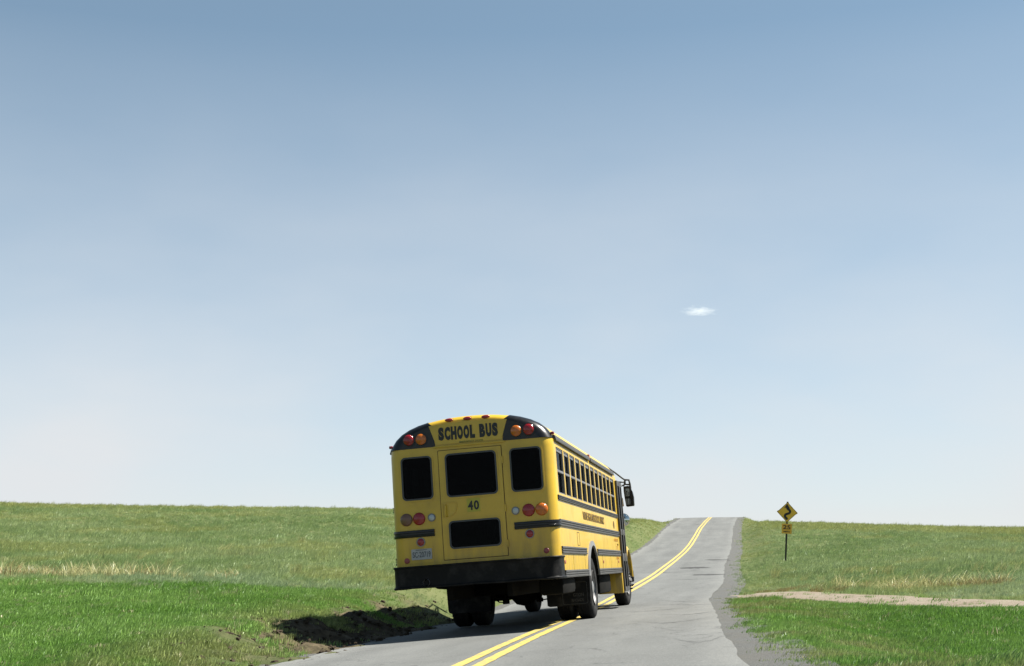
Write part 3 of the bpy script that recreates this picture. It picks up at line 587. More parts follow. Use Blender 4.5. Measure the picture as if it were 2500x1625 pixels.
# rub rails: ribbed strips on both sides, rear stripe wrapping the corners
def rail(z0, z1, y0, y1, s, name='rub_rail'):
    h = z1-z0; pf = [(0, z0), (.022, z0), (.026, z0+.08*h), (.026, z0+.24*h), (.014, z0+.30*h), (.014, z0+.38*h), (.024, z0+.44*h), (.024, z0+.56*h), (.014, z0+.62*h), (.014, z0+.70*h), (.026, z0+.76*h), (.026, z0+.92*h), (.022, z1), (0, z1)]
    mb = MB(); n_ = len(pf); V = [(s*(1.215+a), y, z) for y in (y0, y1) for a, z in pf]
    mb.add(V, [tuple(range(n_)), tuple(range(n_, 2*n_))[::-1]]+[(i, (i+1) % n_, n_+(i+1) % n_, n_+i) for i in range(n_)]); return mb.build(name, M['rail'], bus, 25)
for s in (1, -1):
    rail(1.822, 1.892, .17, 8.62, s); rail(1.442, 1.544, .17, 8.62, s)
    rail(1.05, 1.155, .17, 3.02, s); rail(1.05, 1.155, 4.56, 8.62, s); rail(.705, .813, .33, 3.05, s, 'skirt_rail'); rail(.705, .813, 4.55, 8.58, s, 'skirt_rail')
    mb = MB(); V = []; path = [(.59, 0.0), (.85, 0.0), (1.05, 0.0)]
    path += [(1.05+.17*math.sin(R_(a)), .17-.17*math.cos(R_(a))) for a in (15, 30, 45, 60, 75, 90)]+[(1.22, .19)]
    for i, (x, y) in enumerate(path):
        a = max(0, min(90, 15*(i-2))); nxv, nyv = math.sin(R_(a)), -math.cos(R_(a))
        for o_, z in ((-.004, 1.432), (.018, 1.432), (.022, 1.445), (.022, 1.465), (.014, 1.472), (.014, 1.495), (.022, 1.502), (.022, 1.522), (.018, 1.534), (-.004, 1.534)): V.append((s*(x+nxv*o_), y+nyv*o_, z))
    n_ = 10; F = [(i*n_+k, i*n_+(k+1) % n_, (i+1)*n_+(k+1) % n_, (i+1)*n_+k) for i in range(len(path)-1) for k in range(n_)]+[tuple(range(n_)), tuple((len(path)-1)*n_+k for k in range(n_))[::-1]]
    mb.add(V, F).build('rear_stripe', M['black'], bus)
    mb = MB(); pf = [(1.195, 2.69), (1.252, 2.685), (1.256, 2.70), (1.235, 2.765), (1.185, 2.765)]
    mb.add([(s*a, y, z) for y in (.22, 4.3) for a, z in pf]+[], [tuple(range(5)), tuple(range(5, 10))[::-1]]+[(i, (i+1) % 5, 5+(i+1) % 5, 5+i) for i in range(5)])
    mb.add([(s*a, y, z) for y in (4.42, 8.4) for a, z in pf], [tuple(range(5)), tuple(range(5, 10))[::-1]]+[(i, (i+1) % 5, 5+(i+1) % 5, 5+i) for i in range(5)]).build('drip_rail', M['rail'], bus)
    MB().box(*sorted((s*1.20, s*1.245)), 4.31, 4.41, 2.73, 2.80, .008).build('side_marker_lamp', M['amber'], bus)
    MB().box(*sorted((s*1.19, s*1.242)), 0.13, .19, 2.765, 2.805, .01).build('corner_marker_lamp', M['red'], bus)
    # side windows
    for i in range(12):
        y0, y1 = WIN_Y[i]+.045, WIN_Y[i+1]-.045
        fm = MB().ring([(y0, 1.925), (y1, 1.925), (y1, 2.605), (y0, 2.605)], [(y0+.018, 1.943), (y1-.018, 1.943), (y1-.018, 2.587), (y0+.018, 2.587)], s*1.165, s*1.212, 'YZ').box(*sorted((s*1.165, s*1.216)), y0+.002, y1-.002, 2.238, 2.275, .004).box(*sorted((s*1.165, s*1.205)), y0+.002, y1-.002, 2.545, 2.588, .004).build('side_window', M['alu'], bus, 30)
        MB().box(*sorted((s*1.186, s*1.190)), y0+.012, y1-.012, 2.26, 2.59).build('pane', M['side_glass'], fm); MB().box(*sorted((s*1.172, s*1.176)), y0+.012, y1-.012, 1.935, 2.25).build('pane', M['side_glass'], fm)
    # wheel arch trim
    oa = [(3.80+.78*math.cos(R_(a)), .60+.685*math.sin(R_(a))) for a in range(0, 181, 8)]; oa = [(4.58, .705)]+[q for q in oa if q[1] > .71]+[(3.02, .705)]
    ia = [(3.80+.705*math.cos(R_(a)), .60+.605*math.sin(R_(a))) for a in range(0, 181, 8)]; ia = [(4.505, .705)]+[q for q in ia if q[1] > .71]+[(3.095, .705)]
    nq = min(len(oa), len(ia)); mb = MB(); V = []
    for d_ in (1.20, 1.252):
        for q in oa[:nq]: V.append((s*(d_-.01 if d_ > 1.21 else d_), *q))
        for q in ia[:nq]: V.append((s*d_, *q))
    F = []
    for i in range(nq-1): F += [(i, i+1, nq+i+1, nq+i), (2*nq+i, 3*nq+i, 3*nq+i+1, 2*nq+i+1), (i, 2*nq+i, 2*nq+i+1, i+1), (nq+i, nq+i+1, 3*nq+i+1, 3*nq+i)]
    F += [(0, nq, 3*nq, 2*nq), (nq-1, 2*nq-1, 4*nq-1, 3*nq-1)]
    mb.add(V, F).build('wheel_arch_trim', M['steel'], bus)
    for y in (.42, 5.40, 8.14): MB().box(*sorted((s*1.215, s*1.228)), y-.05, y+.05, .905, .955, .006).build('side_reflector', M['pinkred'], bus)
# right side writing and hatch
text_obj('side_lettering', 'WAYNE HIGHLANDS SCHOOL DISTRICT', M['faded_ink'], bus, (1.223, 4.48, 1.685), 3.15, .135, 'right', bold=.02)
text_obj('side_number', '40', M['faded_ink'], bus, (1.223, 7.75, 1.66), .26, .15, 'right', bold=.02)
text_obj('capacity_lettering', 'CAPACITY', M['orange_ink'], bus, (1.223, 7.95, 1.36), .80, .06, 'right')
text_obj('capacity_lettering', '72', M['orange_ink'], bus, (1.223, 8.1, 1.21), .22, .06, 'right')
text_obj('capacity_lettering', 'DIESEL', M['orange_ink'], bus, (1.223, 8.05, 1.0), .5, .05, 'right')
MB().ring(rrect(2.13, 1.29, .26, .21, .02, 3), rrect(2.13, 1.29, .248, .198, .018, 3), 1.212, 1.2235, 'YZ').build('fuel_hatch', M['gap'], bus)
MB().lathe([(.02, 1.21), (.02, 1.232), (.012, 1.236)], 'X', (0, 8.2, 1.27), 12).build('lock', M['under'], bus)
for y in (1.35, 2.75, 5.3, 6.7, 7.9): MB().box(1.212, 1.2225, y, y+.006, .815, 1.05).build('panel_seam', M['gap'], bus)
# rear bumper: pressed channel wrapping both corners
mb = MB(); V = []; path = [(-1.245, .33, -1, 0), (-1.245, .03, -1, 0)]
path += [(-1.095-.15*math.cos(R_(a)), .03-.15*math.sin(R_(a)), -math.cos(R_(a)), -math.sin(R_(a))) for a in (15, 30, 45, 60, 75, 90)]
path += [(x, -.12, 0, -1) for x in np.linspace(-.95, .95, 9)]
path += [(1.095+.15*math.sin(R_(a)), .03-.15*math.cos(R_(a)), math.sin(R_(a)), -math.cos(R_(a))) for a in (0, 15, 30, 45, 60, 75, 90)]+[(1.245, .33, 1, 0)]
pf = [(-.09, .70), (.012, .698), (.022, .706), (.022, .722), (.004, .738), (0, .76), (0, .97), (.004, .992), (.016, 1.0), (.018, 1.012), (.008, 1.022), (-.12, 1.024)]
for i, (x, y, a, b_) in enumerate(path):
    for o_, z in pf: V.append(((x+a*o_)*.982, y+b_*o_, z+.004*math.sin(i*1.7)*(1 if z < .75 else 0)))
n_ = len(pf); F = [(i*n_+k, i*n_+(k+1) % n_, (i+1)*n_+(k+1) % n_, (i+1)*n_+k) for i in range(len(path)-1) for k in range(n_)]
F += [tuple(range(n_)), tuple((len(path)-1)*n_+k for k in range(n_))[::-1]]
bump = mb.add(V, F).build('bumper', M['bumper'], bus)
MB().lathe([(.052, -.155), (.052, .3), (.044, .3), (.044, -.155)], 'Y', (-.725, 0, .775), 20, False).build('exhaust_tip', M['steel'], bump)
MB().lathe([(.0435, .02), (.01, .02)], 'Y', (-.725, 0, .775), 16).build('exhaust_bore', M['under'], bump)
# running gear
def wheel(x0, x1, y, front=False, s=1, steer=0.0):
    e = [(.27, 0), (.30, .02), (.335, .008), (.43, -.004), (.485, .012), (.505, .035)]
    w = x1-x0; half = [(r, a) for r, a in e]; tread = []
    for k in range(5):
        a0 = .045+k*(w-.09)/5; a1 = .045+(k+1)*(w-.09)/5; tread += [(.512, a0+.006), (.512, a1-.006), (.498, a1-.004), (.498, a1+.004)]
    prof = half+tread[:-2]+[(r, w-a) for r, a in half[::-1]]
    o_ = (x1 if s > 0 else x0); hub = MB(); d = s
    # outer face of the wheel at local a=0 pointing to the outside
    def A(a): return -d*a
    if front: rp = [(.285, 0.0), (.275, .03), (.24, .05), (.225, .03), (.20, .0), (.19, -.03), (.12, -.035), (.11, -.07), (.07, -.085), (.01, -.088)]
    else: rp = [(.285, 0.0), (.275, .03), (.262, .06), (.25, .12), (.235, .145), (.19, .150), (.12, .145), (.11, .06), (.10, .02), (.06, .01), (.01, .008)]
    hub.lathe([(.284, A(.06)), (.286, A(.0))]+[(r if r > .011 else .0005, A(a)) for r, a in rp[1:]], 'X', (0, 0, 0), 36, False)
    rim = hub.build('wheel', M['steel'], bus); rim.location = (o_, y, .508); rim.rotation_euler.z = steer
    MB().lathe([(r, A(a)) for r, a in prof], 'X', (0, 0, 0), 56, False).build('tyre', M['rubber'], rim, 40)
    for k in range(10):
        a = 2*math.pi*k/10; rr = .165; aa = -.03 if front else .14
        mb = MB().lathe([(.017, A(aa+.005)), (.017, A(aa-.045)), (.011, A(aa-.06 if front else aa-.05))], 'X', (0, rr*math.cos(a), rr*math.sin(a)), 6); mb.build('lug_nut', M['steel'] if not front else M['under'], rim, 20)
    if front:
        for k in range(6):
            a = 2*math.pi*k/6
            MB().lathe([(.014, A(-.07)), (.014, A(-.12)), (.008, A(-.125))], 'X', (0, .09*math.cos(a), .09*math.sin(a)), 6).build('hub_bolt', M['under'], rim, 20)
    return rim
wheel(.93, 1.205, 3.80, s=1); wheel(.60, .875, 3.80, s=1); wheel(-1.205, -.93, 3.80, s=-1); wheel(-.875, -.60, 3.80, s=-1)
wheel(.87, 1.14, 10.6, True, 1, R_(-3)); wheel(-1.14, -.87, 10.6, True, -1, R_(-3))
MB().lathe([(.07, -.95), (.07, -.3), (.11, -.22), (.2, -.14), (.235, 0), (.2, .14), (.11, .22), (.07, .3), (.07, .95)], 'X', (0, 3.80, .508), 24).build('rear_axle', M['under'], bus)
MB().tube([(0, 3.95, .5), (0, 9.6, .62)], .05).build('drive_shaft', M['under'], bus)
MB().tube([(-.95, 10.6, .45), (.95, 10.6, .45)], .055).build('front_axle', M['under'], bus)
for s in (1, -1):
    MB().box(*sorted((s*.40, s*.48)), .1, 11.4, .50, .712, .01).build('frame_rail', M['under'], bus)
    MB().tube([(s*.52, 2.9, .62), (s*.52, 3.4, .50), (s*.52, 3.8, .45), (s*.52, 4.2, .50), (s*.52, 4.8, .62)], .045).build('leaf_spring', M['under'], bus)
    MB().tube([(s*.36, 3.45, .70), (s*.30, 3.65, .42)], .03).build('shock_absorber', M['under'], bus)
    fl = MB().prism([(s*.47, .71), (s*1.215, .71), (s*1.205, .30), (s*1.19, .255), (s*1.15, .24), (s*.52, .24), (s*.48, .26)], 3.19, 3.205).build('mud_flap', M['rubber'], bus)
    if s > 0:
        text_obj('flap_lettering', 'GTON', M['rail'], fl, (1.01, 3.188, .41), .18, .055, bold=.02); text_obj('flap_lettering', 'RHOADS', M['rail'], fl, (.99, 3.188, .325), .20, .05, bold=.02)
        MB().ring(rrect(.95, .44, .42, .36, .03, 3), rrect(.95, .44, .405, .345, .025, 3), 3.184, 3.195).build('flap_border', M['rail'], fl)
    if s > 0: MB().box(.80, 1.17, .45, 1.75, .47, .72, .06).build('storage_tank', M['under'], bus)
    MB().box(*sorted((s*.58, s*1.13)), 5.4, 7.2, .36, .715, .05).build('fuel_tank' if s > 0 else 'battery_box', M['under'], bus)
MB().box(-.40, .40, 1.6, 1.72, .52, .70, .01).build('cross_member', M['under'], bus)
MB().tube([(-.725, .2, .775), (-.72, .6, .72), (-.66, 2.4, .66), (-.55, 5.5, .60)], .05).build('exhaust_pipe', M['under'], bus)
for s in (1, -1):
    MB().tube([(s*.30, 3.72, .40), (s*.34, 3.68, .36), (s*.42, 3.66, .37), (s*.50, 3.62, .45)], .012, 6).box(*sorted((s*.24, s*.34)), 3.55, 3.68, .33, .40, .01).build('brake_chamber', M['under'], bus)
# entrance door, step well
MB().box(.72, 1.225, 8.58, 9.66, .30, .712, .008).build('step_well', M['yellow'], bus)
ed = MB().ring([(8.70, .335), (9.64, .335), (9.64, 2.60), (8.70, 2.60)], [(8.80, .42), (9.56, .42), (9.56, 2.50), (8.80, 2.50)], 1.222, 1.262, 'YZ').box(1.222, 1.268, 9.13, 9.23, .335, 2.60, .006).box(1.224, 1.258, 8.78, 9.58, .94, 1.10, .004).box(1.224, 1.258, 8.78, 9.58, 1.48, 1.60, .004).build('entrance_door', M['rail'], bus, 30)
for z0, z1 in ((.43, .94), (1.10, 1.48), (1.60, 2.49)): MB().box(1.232, 1.240, 8.79, 9.57, z0, z1).build('pane', M['glass'], ed)
MB().box(1.215, 1.255, 8.68, 9.66, .30, .335, .004).build('step_edge', M['steel'], bus)
# nose
def loft(secs):
    V = []; n_ = 0
    for y, w, z0, z1, r in secs:
        P = [(w, z0), (w, z1-r*1.6), (w-.12*r, z1-r*.9), (w-.45*r, z1-r*.35), (w-r, z1-.05*r), (w*.5, z1+.02), (0, z1+.03)]; P = P+[(-x, z) for x, z in P[-2::-1]]; n_ = len(P); V += [(x, y, z) for x, z in P]
    F = [tuple(range(n_)), tuple((len(secs)-1)*n_+k for k in range(n_))[::-1]]+[(i*n_+k, i*n_+(k+1) % n_, (i+1)*n_+(k+1) % n_, (i+1)*n_+k) for i in range(len(secs)-1) for k in range(n_)]
    return MB().add(V, F)
loft([(9.70, 1.10, .75, 1.92, .3), (10.0, 1.02, .75, 1.86, .3), (10.7, .90, .75, 1.78, .28), (11.3, .80, .75, 1.66, .25), (11.55, .74, .8, 1.5, .2)]).build('hood', M['yellow'], bus)
for s in (1, -1):
    mb = MB(); V = []; an_ = list(range(0, 181, 12)); nA = len(an_)
    for x, rr in ((.74, .60), (.74, .68), (1.12, .70), (1.19, .66), (1.215, .60), (1.20, .58)):
        for a in an_: V.append((s*x, 10.6+(rr+.05)*math.cos(R_(a)), .60+rr*math.sin(R_(a))))
    F = [(i*nA+k, i*nA+k+1, ((i+1) % 6)*nA+k+1, ((i+1) % 6)*nA+k) for i in range(6) for k in range(nA-1)]
    F += [tuple(i*nA for i in range(6)), tuple(i*nA+nA-1 for i in range(6))]
    mb.add(V, F).build('front_fender', M['yellow'], bus)
    MB().box(*sorted((s*1.0, s*1.215)), 9.66, 9.98, .55, 1.42, .03).build('cowl_panel', M['yellow'], bus)
    dome_y = MB().lathe([(.10, 0), (.10, .03), (.06, .05), (.01, .055)], 'Y', (s*.92, 11.3, 1.05), 20).build('headlight', M['clear'], bus)
MB().box(-.6, .6, 11.50, 11.60, .85, 1.40, .03).build('grille', M['under'], bus)
MB().box(-1.18, 1.18, 11.62, 11.78, .48, .75, .03).build('front_bumper', M['bumper'], bus)
MB().box(-1.0, 1.0, 9.70, 9.71, 1.92, 2.60).build('windshield', M['glass'], bus)
# mirrors
for s in (1, -1):
    arm = MB().tube([(s*.95, 9.55, 3.00), (s*1.12, 9.95, 2.86), (s*1.25, 10.15, 2.74), (s*1.30, 10.2, 2.70)], .018).tube([(s*1.30, 10.2, 2.70), (s*1.39, 10.2, 2.69), (s*1.405, 10.2, 2.60), (s*1.41, 10.22, 2.5)], .022).tube([(s*1.30, 10.2, 2.70), (s*1.305, 10.2, 2.60), (s*1.40, 10.2, 2.585)], .020).tube([(s*1.0, 9.7, 2.60), (s*1.20, 10.15, 2.575), (s*1.27, 10.2, 2.58), (s*1.30, 10.2, 2.64)], .020).tube([(s*1.0, 9.7, 2.72), (s*1.17, 10.12, 2.655), (s*1.30, 10.2, 2.65)], .018).build('mirror_bracket', M['rail'], bus)
    pts = [(1.262, 2.555), (1.36, 2.562), (1.40, 2.55), (1.45, 2.42), (1.468, 2.30), (1.462, 2.15), (1.45, 2.118), (1.30, 2.112), (1.285, 2.13), (1.268, 2.30), (1.258, 2.45)]
    hz = MB().prism([(s*a, b_) for a, b_ in pts], 10.16, 10.30).build('side_mirror', M['black'], bus)
    MB().prism(rrect(s*1.335, 2.42, .10, .17, .015, 3), 10.150, 10.158).build('mirror_glass', M['mirror'], hz); MB().prism(rrect(s*1.335, 2.22, .10, .13, .015, 3), 10.150, 10.158).build('mirror_glass', M['mirror'], hz)
    MB().tube([(s*1.14, 10.2, 2.36), (s*1.205, 10.2, 2.30), (s*1.215, 10.2, 2.14), (s*1.16, 10.2, 2.07)], .02).build('grab_bar', M['yellow'], bus)
    mb = MB().lathe([(.15, 0), (.148, .03), (.125, .07), (.08, .10), (.01, .115)], 'Y', (s*1.10, 11.2, 1.87), 24); xm = mb.build('crossview_mirror', M['white'], bus)
    MB().lathe([(.143, -.004), (.130, -.03), (.095, -.052), (.045, -.064), (.01, -.066)], 'Y', (s*1.10, 11.2, 1.87), 24).build('mirror_glass', M['mirror'], xm, 80)
    MB().tube([(s*.85, 11.1, 1.62), (s*1.0, 11.25, 1.75), (s*1.06, 11.27, 1.85)], .012).build('mirror_arm', M['rail'], bus)

# ------------------------------------------------------------------ curve warning sign
base = px(1918, 1374, 53.0); gz = float(ground_z(np.array([base[0]]), np.array([base[1]]))[0]); base[2] = gz
sign = empty('warning_sign'); tag(sign, 'yellow diamond winding-road warning sign with 25 MPH plate on thin dark post', 'road sign')
SC = 53.0/F_PX   # metres per photo pixel at the sign
tilt = R_(1.8+0.8+1.87)
sign.matrix_world = Matrix.Translation(Vector(base)) @ Matrix.Rotation(R_(-9), 4, 'Z') @ Matrix.Rotation(tilt, 4, 'Y')
MB().box(-.035, .035, .0, .035, -.4, 2.45, .004).box(-.012, .012, -.02, .0, -.4, 2.4).build('post', M['post'], sign)
zc = 2.02
def diamond(h, r=.06, n=5):
    P = []
    for (a0, cx, cz) in ((45, 0, 1), (135, -1, 0), (225, 0, -1), (315, 1, 0)):
        q = h-r*math.sqrt(2)
        for k in range(n+1):
            a = R_(a0+0-45+90*k/n+45-45); P.append((cx*q+r*math.cos(a), zc+cz*q+r*math.sin(a)))
    return P
dz = MB().prism([(a, b_) for a, b_ in diamond(.435)], -.034, -.026).build('diamond_panel', M['sign_yellow'], sign)
MB().ring(diamond(.428), diamond(.405, .05), -.037, -.033).build('border', M['ink'], dz)
# winding arrow
ctr = [(0.005, -.30), (-.015, -.255), (-.075, -.20), (-.092, -.14), (-.06, -.085), (.02, -.055), (.085, -.03), (.112, .03), (.09, .09), (.03, .13), (-.005, .165), (-.012, .20)]
tt2 = np.linspace(0, 1, len(ctr)); ti = np.linspace(0, 1, 48); cx_ = smooth(np.interp(ti, tt2, [a for a, _ in ctr]), 2); cz_ = smooth(np.interp(ti, tt2, [b_ for _, b_ in ctr]), 2)
dx_ = np.gradient(cx_); dz_ = np.gradient(cz_); ll = np.hypot(dx_, dz_); wv_ = .047
Lp_ = [(cx_[k]-dz_[k]/ll[k]*wv_, zc+cz_[k]+dx_[k]/ll[k]*wv_) for k in range(48)]; Rp_ = [(cx_[k]+dz_[k]/ll[k]*wv_, zc+cz_[k]-dx_[k]/ll[k]*wv_) for k in range(48)]
mb = MB(); V = [(a, y, b_) for y in (-.038, -.033) for L_ in (Lp_, Rp_) for a, b_ in L_]; F = []
for k in range(47): F += [(k, k+1, 48+k+1, 48+k), (96+k, 144+k, 144+k+1, 96+k+1), (k, 96+k, 96+k+1, k+1), (48+k, 48+k+1, 144+k+1, 144+k)]
mb.add(V, F).prism([(-.125, zc+.165), (-.04, zc+.195), (.02, zc+.19), (.105, zc+.155), (-.02, zc+.345)], -.0385, -.033); mb.build('winding_arrow', M['ink'], dz)
sp = MB().prism(rrect(0.0, 1.36, .40, .40, .02, 3), -.034, -.026).build('speed_plate', M['sign_orange'], sign)
text_obj('speed_number', '25', M['ink'], sp, (0, -.036, 1.42), .30, .165, bold=.02); text_obj('speed_unit', 'MPH', M['ink'], sp, (0, -.036, 1.24), .25, .06, bold=.02)

# ------------------------------------------------------------------ grass
def blade_mesh(name, n, spread, h, w, lean, mat, droop=.35, seg=3, seed=0):
    r = np.random.default_rng(seed); V = []; F = []; T = []
    for k in range(n):
        a = r.uniform(0, 2*math.pi); rad = spread*math.sqrt(r.random()); bx, by = rad*math.cos(a), rad*math.sin(a)
        hh = h*r.uniform(.55, 1.15); ww = w*r.uniform(.7, 1.3); da = r.uniform(0, 2*math.pi); dl = r.uniform(.1, 1.0)*droop*hh
        ddx, ddy = math.cos(da)*dl+lean*hh, math.sin(da)*dl; pa = r.uniform(0, math.pi); wx, wy = math.cos(pa)*ww, math.sin(pa)*ww; b0 = len(V); tone = r.random()
        for s_ in range(seg):
            t = s_/seg; cw = (1-t*.55); px_, py_ = bx+ddx*t*t, by+ddy*t*t; z = hh*(t-.12*t*t)
            V += [(px_-wx*cw, py_-wy*cw, z), (px_+wx*cw, py_+wy*cw, z)]; T += [tone, tone]
        V.append((bx+ddx, by+ddy, hh*.88)); T.append(tone)
        for s_ in range(seg-1): F.append((b0+2*s_, b0+2*s_+1, b0+2*s_+3, b0+2*s_+2))
        F.append((b0+2*seg-2, b0+2*seg-1, b0+2*seg))
    me = bpy.data.meshes.new(name); me.from_pydata(V, [], F); attr(me, 'tone', T); me.shade_smooth(); me.materials.append(mat); return me
def grass_mat(name, inst=True, col=None):
    m = bpy.data.materials.new(name); m.use_nodes = True; n = m.node_tree; n.nodes.clear(); L = n.links; o = n.nodes.new('ShaderNodeOutputMaterial')
    if inst: src = attr_node(n, 'tint', 'INSTANCER').outputs['Color']
    else: src = nodes_mix(n, attr_node(n, 'tone').outputs['Fac'], col[0], col[1])
    tn_ = attr_node(n, 'tone').outputs['Fac']; mu = n.nodes.new('ShaderNodeVectorMath'); mu.operation = 'SCALE'; L.new(src, mu.inputs[0]); L.new(ramp(n, tn_, 0, 1, .6, 1.45), mu.inputs['Scale'])
    d = n.nodes.new('ShaderNodeBsdfDiffuse'); t = n.nodes.new('ShaderNodeBsdfTranslucent'); g = n.nodes.new('ShaderNodeBsdfGlossy'); g.inputs['Roughness'].default_value = .45; g.inputs['Color'].default_value = (.9, .95, 1, 1)
    L.new(mu.outputs[0], d.inputs['Color']); L.new(mu.outputs[0], t.inputs['Color']); ms = n.nodes.new('ShaderNodeMixShader'); ms.inputs[0].default_value = .38; L.new(d.outputs[0], ms.inputs[1]); L.new(t.outputs[0], ms.inputs[2])
    m2 = n.nodes.new('ShaderNodeMixShader'); m2.inputs[0].default_value = .03; L.new(ms.outputs[0], m2.inputs[1]); L.new(g.outputs[0], m2.inputs[2]); L.new(m2.outputs[0], o.inputs[0]); return m
GM = grass_mat('grass_blades')
def protos(name, specs):
    c = bpy.data.collections.new(name)
    for k, sp_ in enumerate(specs):
        o = bpy.data.objects.new(name+'_tuft', blade_mesh(name+'_tuft', mat=GM, seed=k+hash(name) % 97 if False else k+len(name), **sp_)); c.objects.link(o)
    return c
P_lawn = protos('lawn', [dict(n=24, spread=.08, h=.058, w=.0030, lean=.25), dict(n=22, spread=.085, h=.045, w=.0034, lean=.1), dict(n=26, spread=.075, h=.068, w=.0026, lean=.3)])
P_mead = protos('meadow', [dict(n=30, spread=.20, h=.20, w=.006, lean=.35), dict(n=28, spread=.22, h=.16, w=.0065, lean=.2), dict(n=32, spread=.18, h=.25, w=.005, lean=.4)])
def scatter(name, pts, scl, tint, coll, label_kind='stuff'):
    me = bpy.data.meshes.new(name); me.from_pydata(pts.tolist(), [], []); n_ = len(pts)
    attr(me, 'scl', scl); a = me.attributes.new('tint', 'FLOAT_COLOR', 'POINT'); a.data.foreach_set('color', np.concatenate([tint, np.ones((n_, 1))], 1).astype(np.float32).ravel())
    a = me.attributes.new('rot', 'FLOAT_VECTOR', 'POINT'); rt = np.stack([rng.normal(0, .12, n_), rng.normal(0, .12, n_), rng.uniform(-.9, .9, n_)], 1); a.data.foreach_set('vector', rt.astype(np.float32).ravel())
    o = link(bpy.data.objects.new(name, me)); o['kind'] = label_kind
    g = bpy.data.node_groups.new(name+'_scatter', 'GeometryNodeTree'); g.interface.new_socket('Geometry', in_out='INPUT', socket_type='NodeSocketGeometry'); g.interface.new_socket('Geometry', in_out='OUTPUT', socket_type='NodeSocketGeometry')
    N = g.nodes.new; gi, go = N('NodeGroupInput'), N('NodeGroupOutput'); ci = N('GeometryNodeCollectionInfo'); ci.inputs['Collection'].default_value = coll; ci.inputs['Separate Children'].default_value = True; ci.inputs['Reset Children'].default_value = True
    ip = N('GeometryNodeInstanceOnPoints'); ip.inputs['Pick Instance'].default_value = True
    def na(nm, ty): x = N('GeometryNodeInputNamedAttribute'); x.data_type = ty; x.inputs['Name'].default_value = nm; return x.outputs['Attribute']
    K = g.links.new; K(gi.outputs[0], ip.inputs['Points']); K(ci.outputs[0], ip.inputs['Instance']); K(na('scl', 'FLOAT'), ip.inputs['Scale']); K(na('rot', 'FLOAT_VECTOR'), ip.inputs['Rotation']); K(ip.outputs[0], go.inputs[0])
    md = o.modifiers.new('scatter', 'NODES'); md.node_group = g; return o
def polar(n_, d0, d1, power, half=.62):
    u = rng.random(n_); e = 2-power
    d = (d0**e+u*(d1**e-d0**e))**(1/e); th = rng.uniform(-half, half, n_); return d*np.sin(th), d*np.cos(th)
def mixc(a, b, t): return np.asarray(a)[None]*(1-t)[:, None]+np.asarray(b)[None]*t[:, None]
def grow(n_, d0, d1, power):
    x, y = polar(n_, d0, d1, power); i, lat = road_coord(x, y)
    e = (fbm(x*1.7, y*1.7, 3)-.5)*.4
    keep = ((lat > 2.82+e+.1*rng.normal(size=n_)) | (lat < -2.95+e*.6)) & ((track_dist(x, y) > e*.9+.02) | (rng.random(n_) < .045))
    s = soil_mask(x, y); keep &= rng.random(n_) > s*.94
    return x[keep], y[keep], lat[keep]
# short lawn near the road
x, y, lat = grow(190000, 6.5, 34, 1.15)
lm = lawn_mask(x, y, lat); k = rng.random(len(x)) < lm; x, y, lat = x[k], y[k], lat[k]
t1 = sstep(.35, .65, fbm(x*.45+2, y*.45, 4)); t2 = rng.random(len(x))
tint = mixc((0.098, 0.205, 0.028), (0.180, 0.295, 0.070), t1*.6+t2*.4)
edge = np.maximum(sstep(2.2, .3, np.where(lat > 0, lat-3.0, 99)), sstep(2.4, .4, np.where(lat < 0, -lat-3.0, 99)))*sstep(.35, .6, fbm(x*1.1, y*1.1+7, 3))
tint = tint*1.08; tint = tint*(1-edge[:, None]*.7)+np.array([.25, .25, .10])*edge[:, None]*.7
dry = rng.random(len(x)) < .025; tint[dry] = (.34, .32, .18)
z = ground_z(x, y)-.004; scatter('lawn_grass', np.stack([x, y, z], 1), rng.uniform(.6, 1.3, len(x))*(.75+.6*sstep(.35, .7, fbm(x*1.4+3, y*1.4, 4)))*(1+.2*sstep(12, 26, y)), tint, P_lawn)
# meadow up to and over the crest
x, y, lat = grow(150000, 15, 125, 1.25)
lm = lawn_mask(x, y, lat); k = rng.random(len(x)) > lm*1.05; x, y, lat = x[k], y[k], lat[k]
d = np.hypot(x, y)
t1 = fbm(x*.35+4, y*.2, 5); t2 = rng.random(len(x))
tint = mixc((0.195, 0.280, 0.095), (0.305, 0.375, 0.165), sstep(.35, .65, t1)*.55+t2*.45)
yel = sstep(.56, .70, fbm(x*.45+31, y*.22+3, 5))*.45; tint = tint*(1-yel[:, None])+np.array([.35, .35, .11])*yel[:, None]
pale = sstep(34, 26, y)*sstep(.42, .6, fbm(x*.3+1, y*.4+9, 3))*.6; tint = tint*(1-pale[:, None])+np.array([.29, .37, .22])*pale[:, None]
rus = sstep(.66, .74, fbm(x*.35+60, y*.25+8, 3))*sstep(45, 30, y)*.8; tint = tint*(1-rus[:, None])+np.array([.27, .19, .08])*rus[:, None]
dc = np.interp(x/np.maximum(y, 1), [-.4, .08, .15, .2, .4], [85, 92, 102, 96, 85]); crest = sstep(-9, -2, d-dc)*.75; tint = tint*(1-crest[:, None])+np.array([.34, .35, .11])*crest[:, None]
near_edge = sstep(2.5, .2, np.abs(lat)-3.0)
scl = .78*rng.uniform(.5, 1.3, len(x))*(.75+.5*sstep(.35, .7, fbm(x*.9+7, y*.6+1, 4)))*(.62+.4*sstep(22, 45, d)+.25*crest)*(1-.5*near_edge)
z = ground_z(x, y)-.006; scatter('meadow_grass', np.stack([x, y, z], 1), scl, tint, P_mead)
P_tall = protos('tall_stems', [dict(n=9, spread=.14, h=.42, w=.0045, lean=.3, droop=.3), dict(n=12, spread=.2, h=.33, w=.005, lean=.45, droop=.4)])
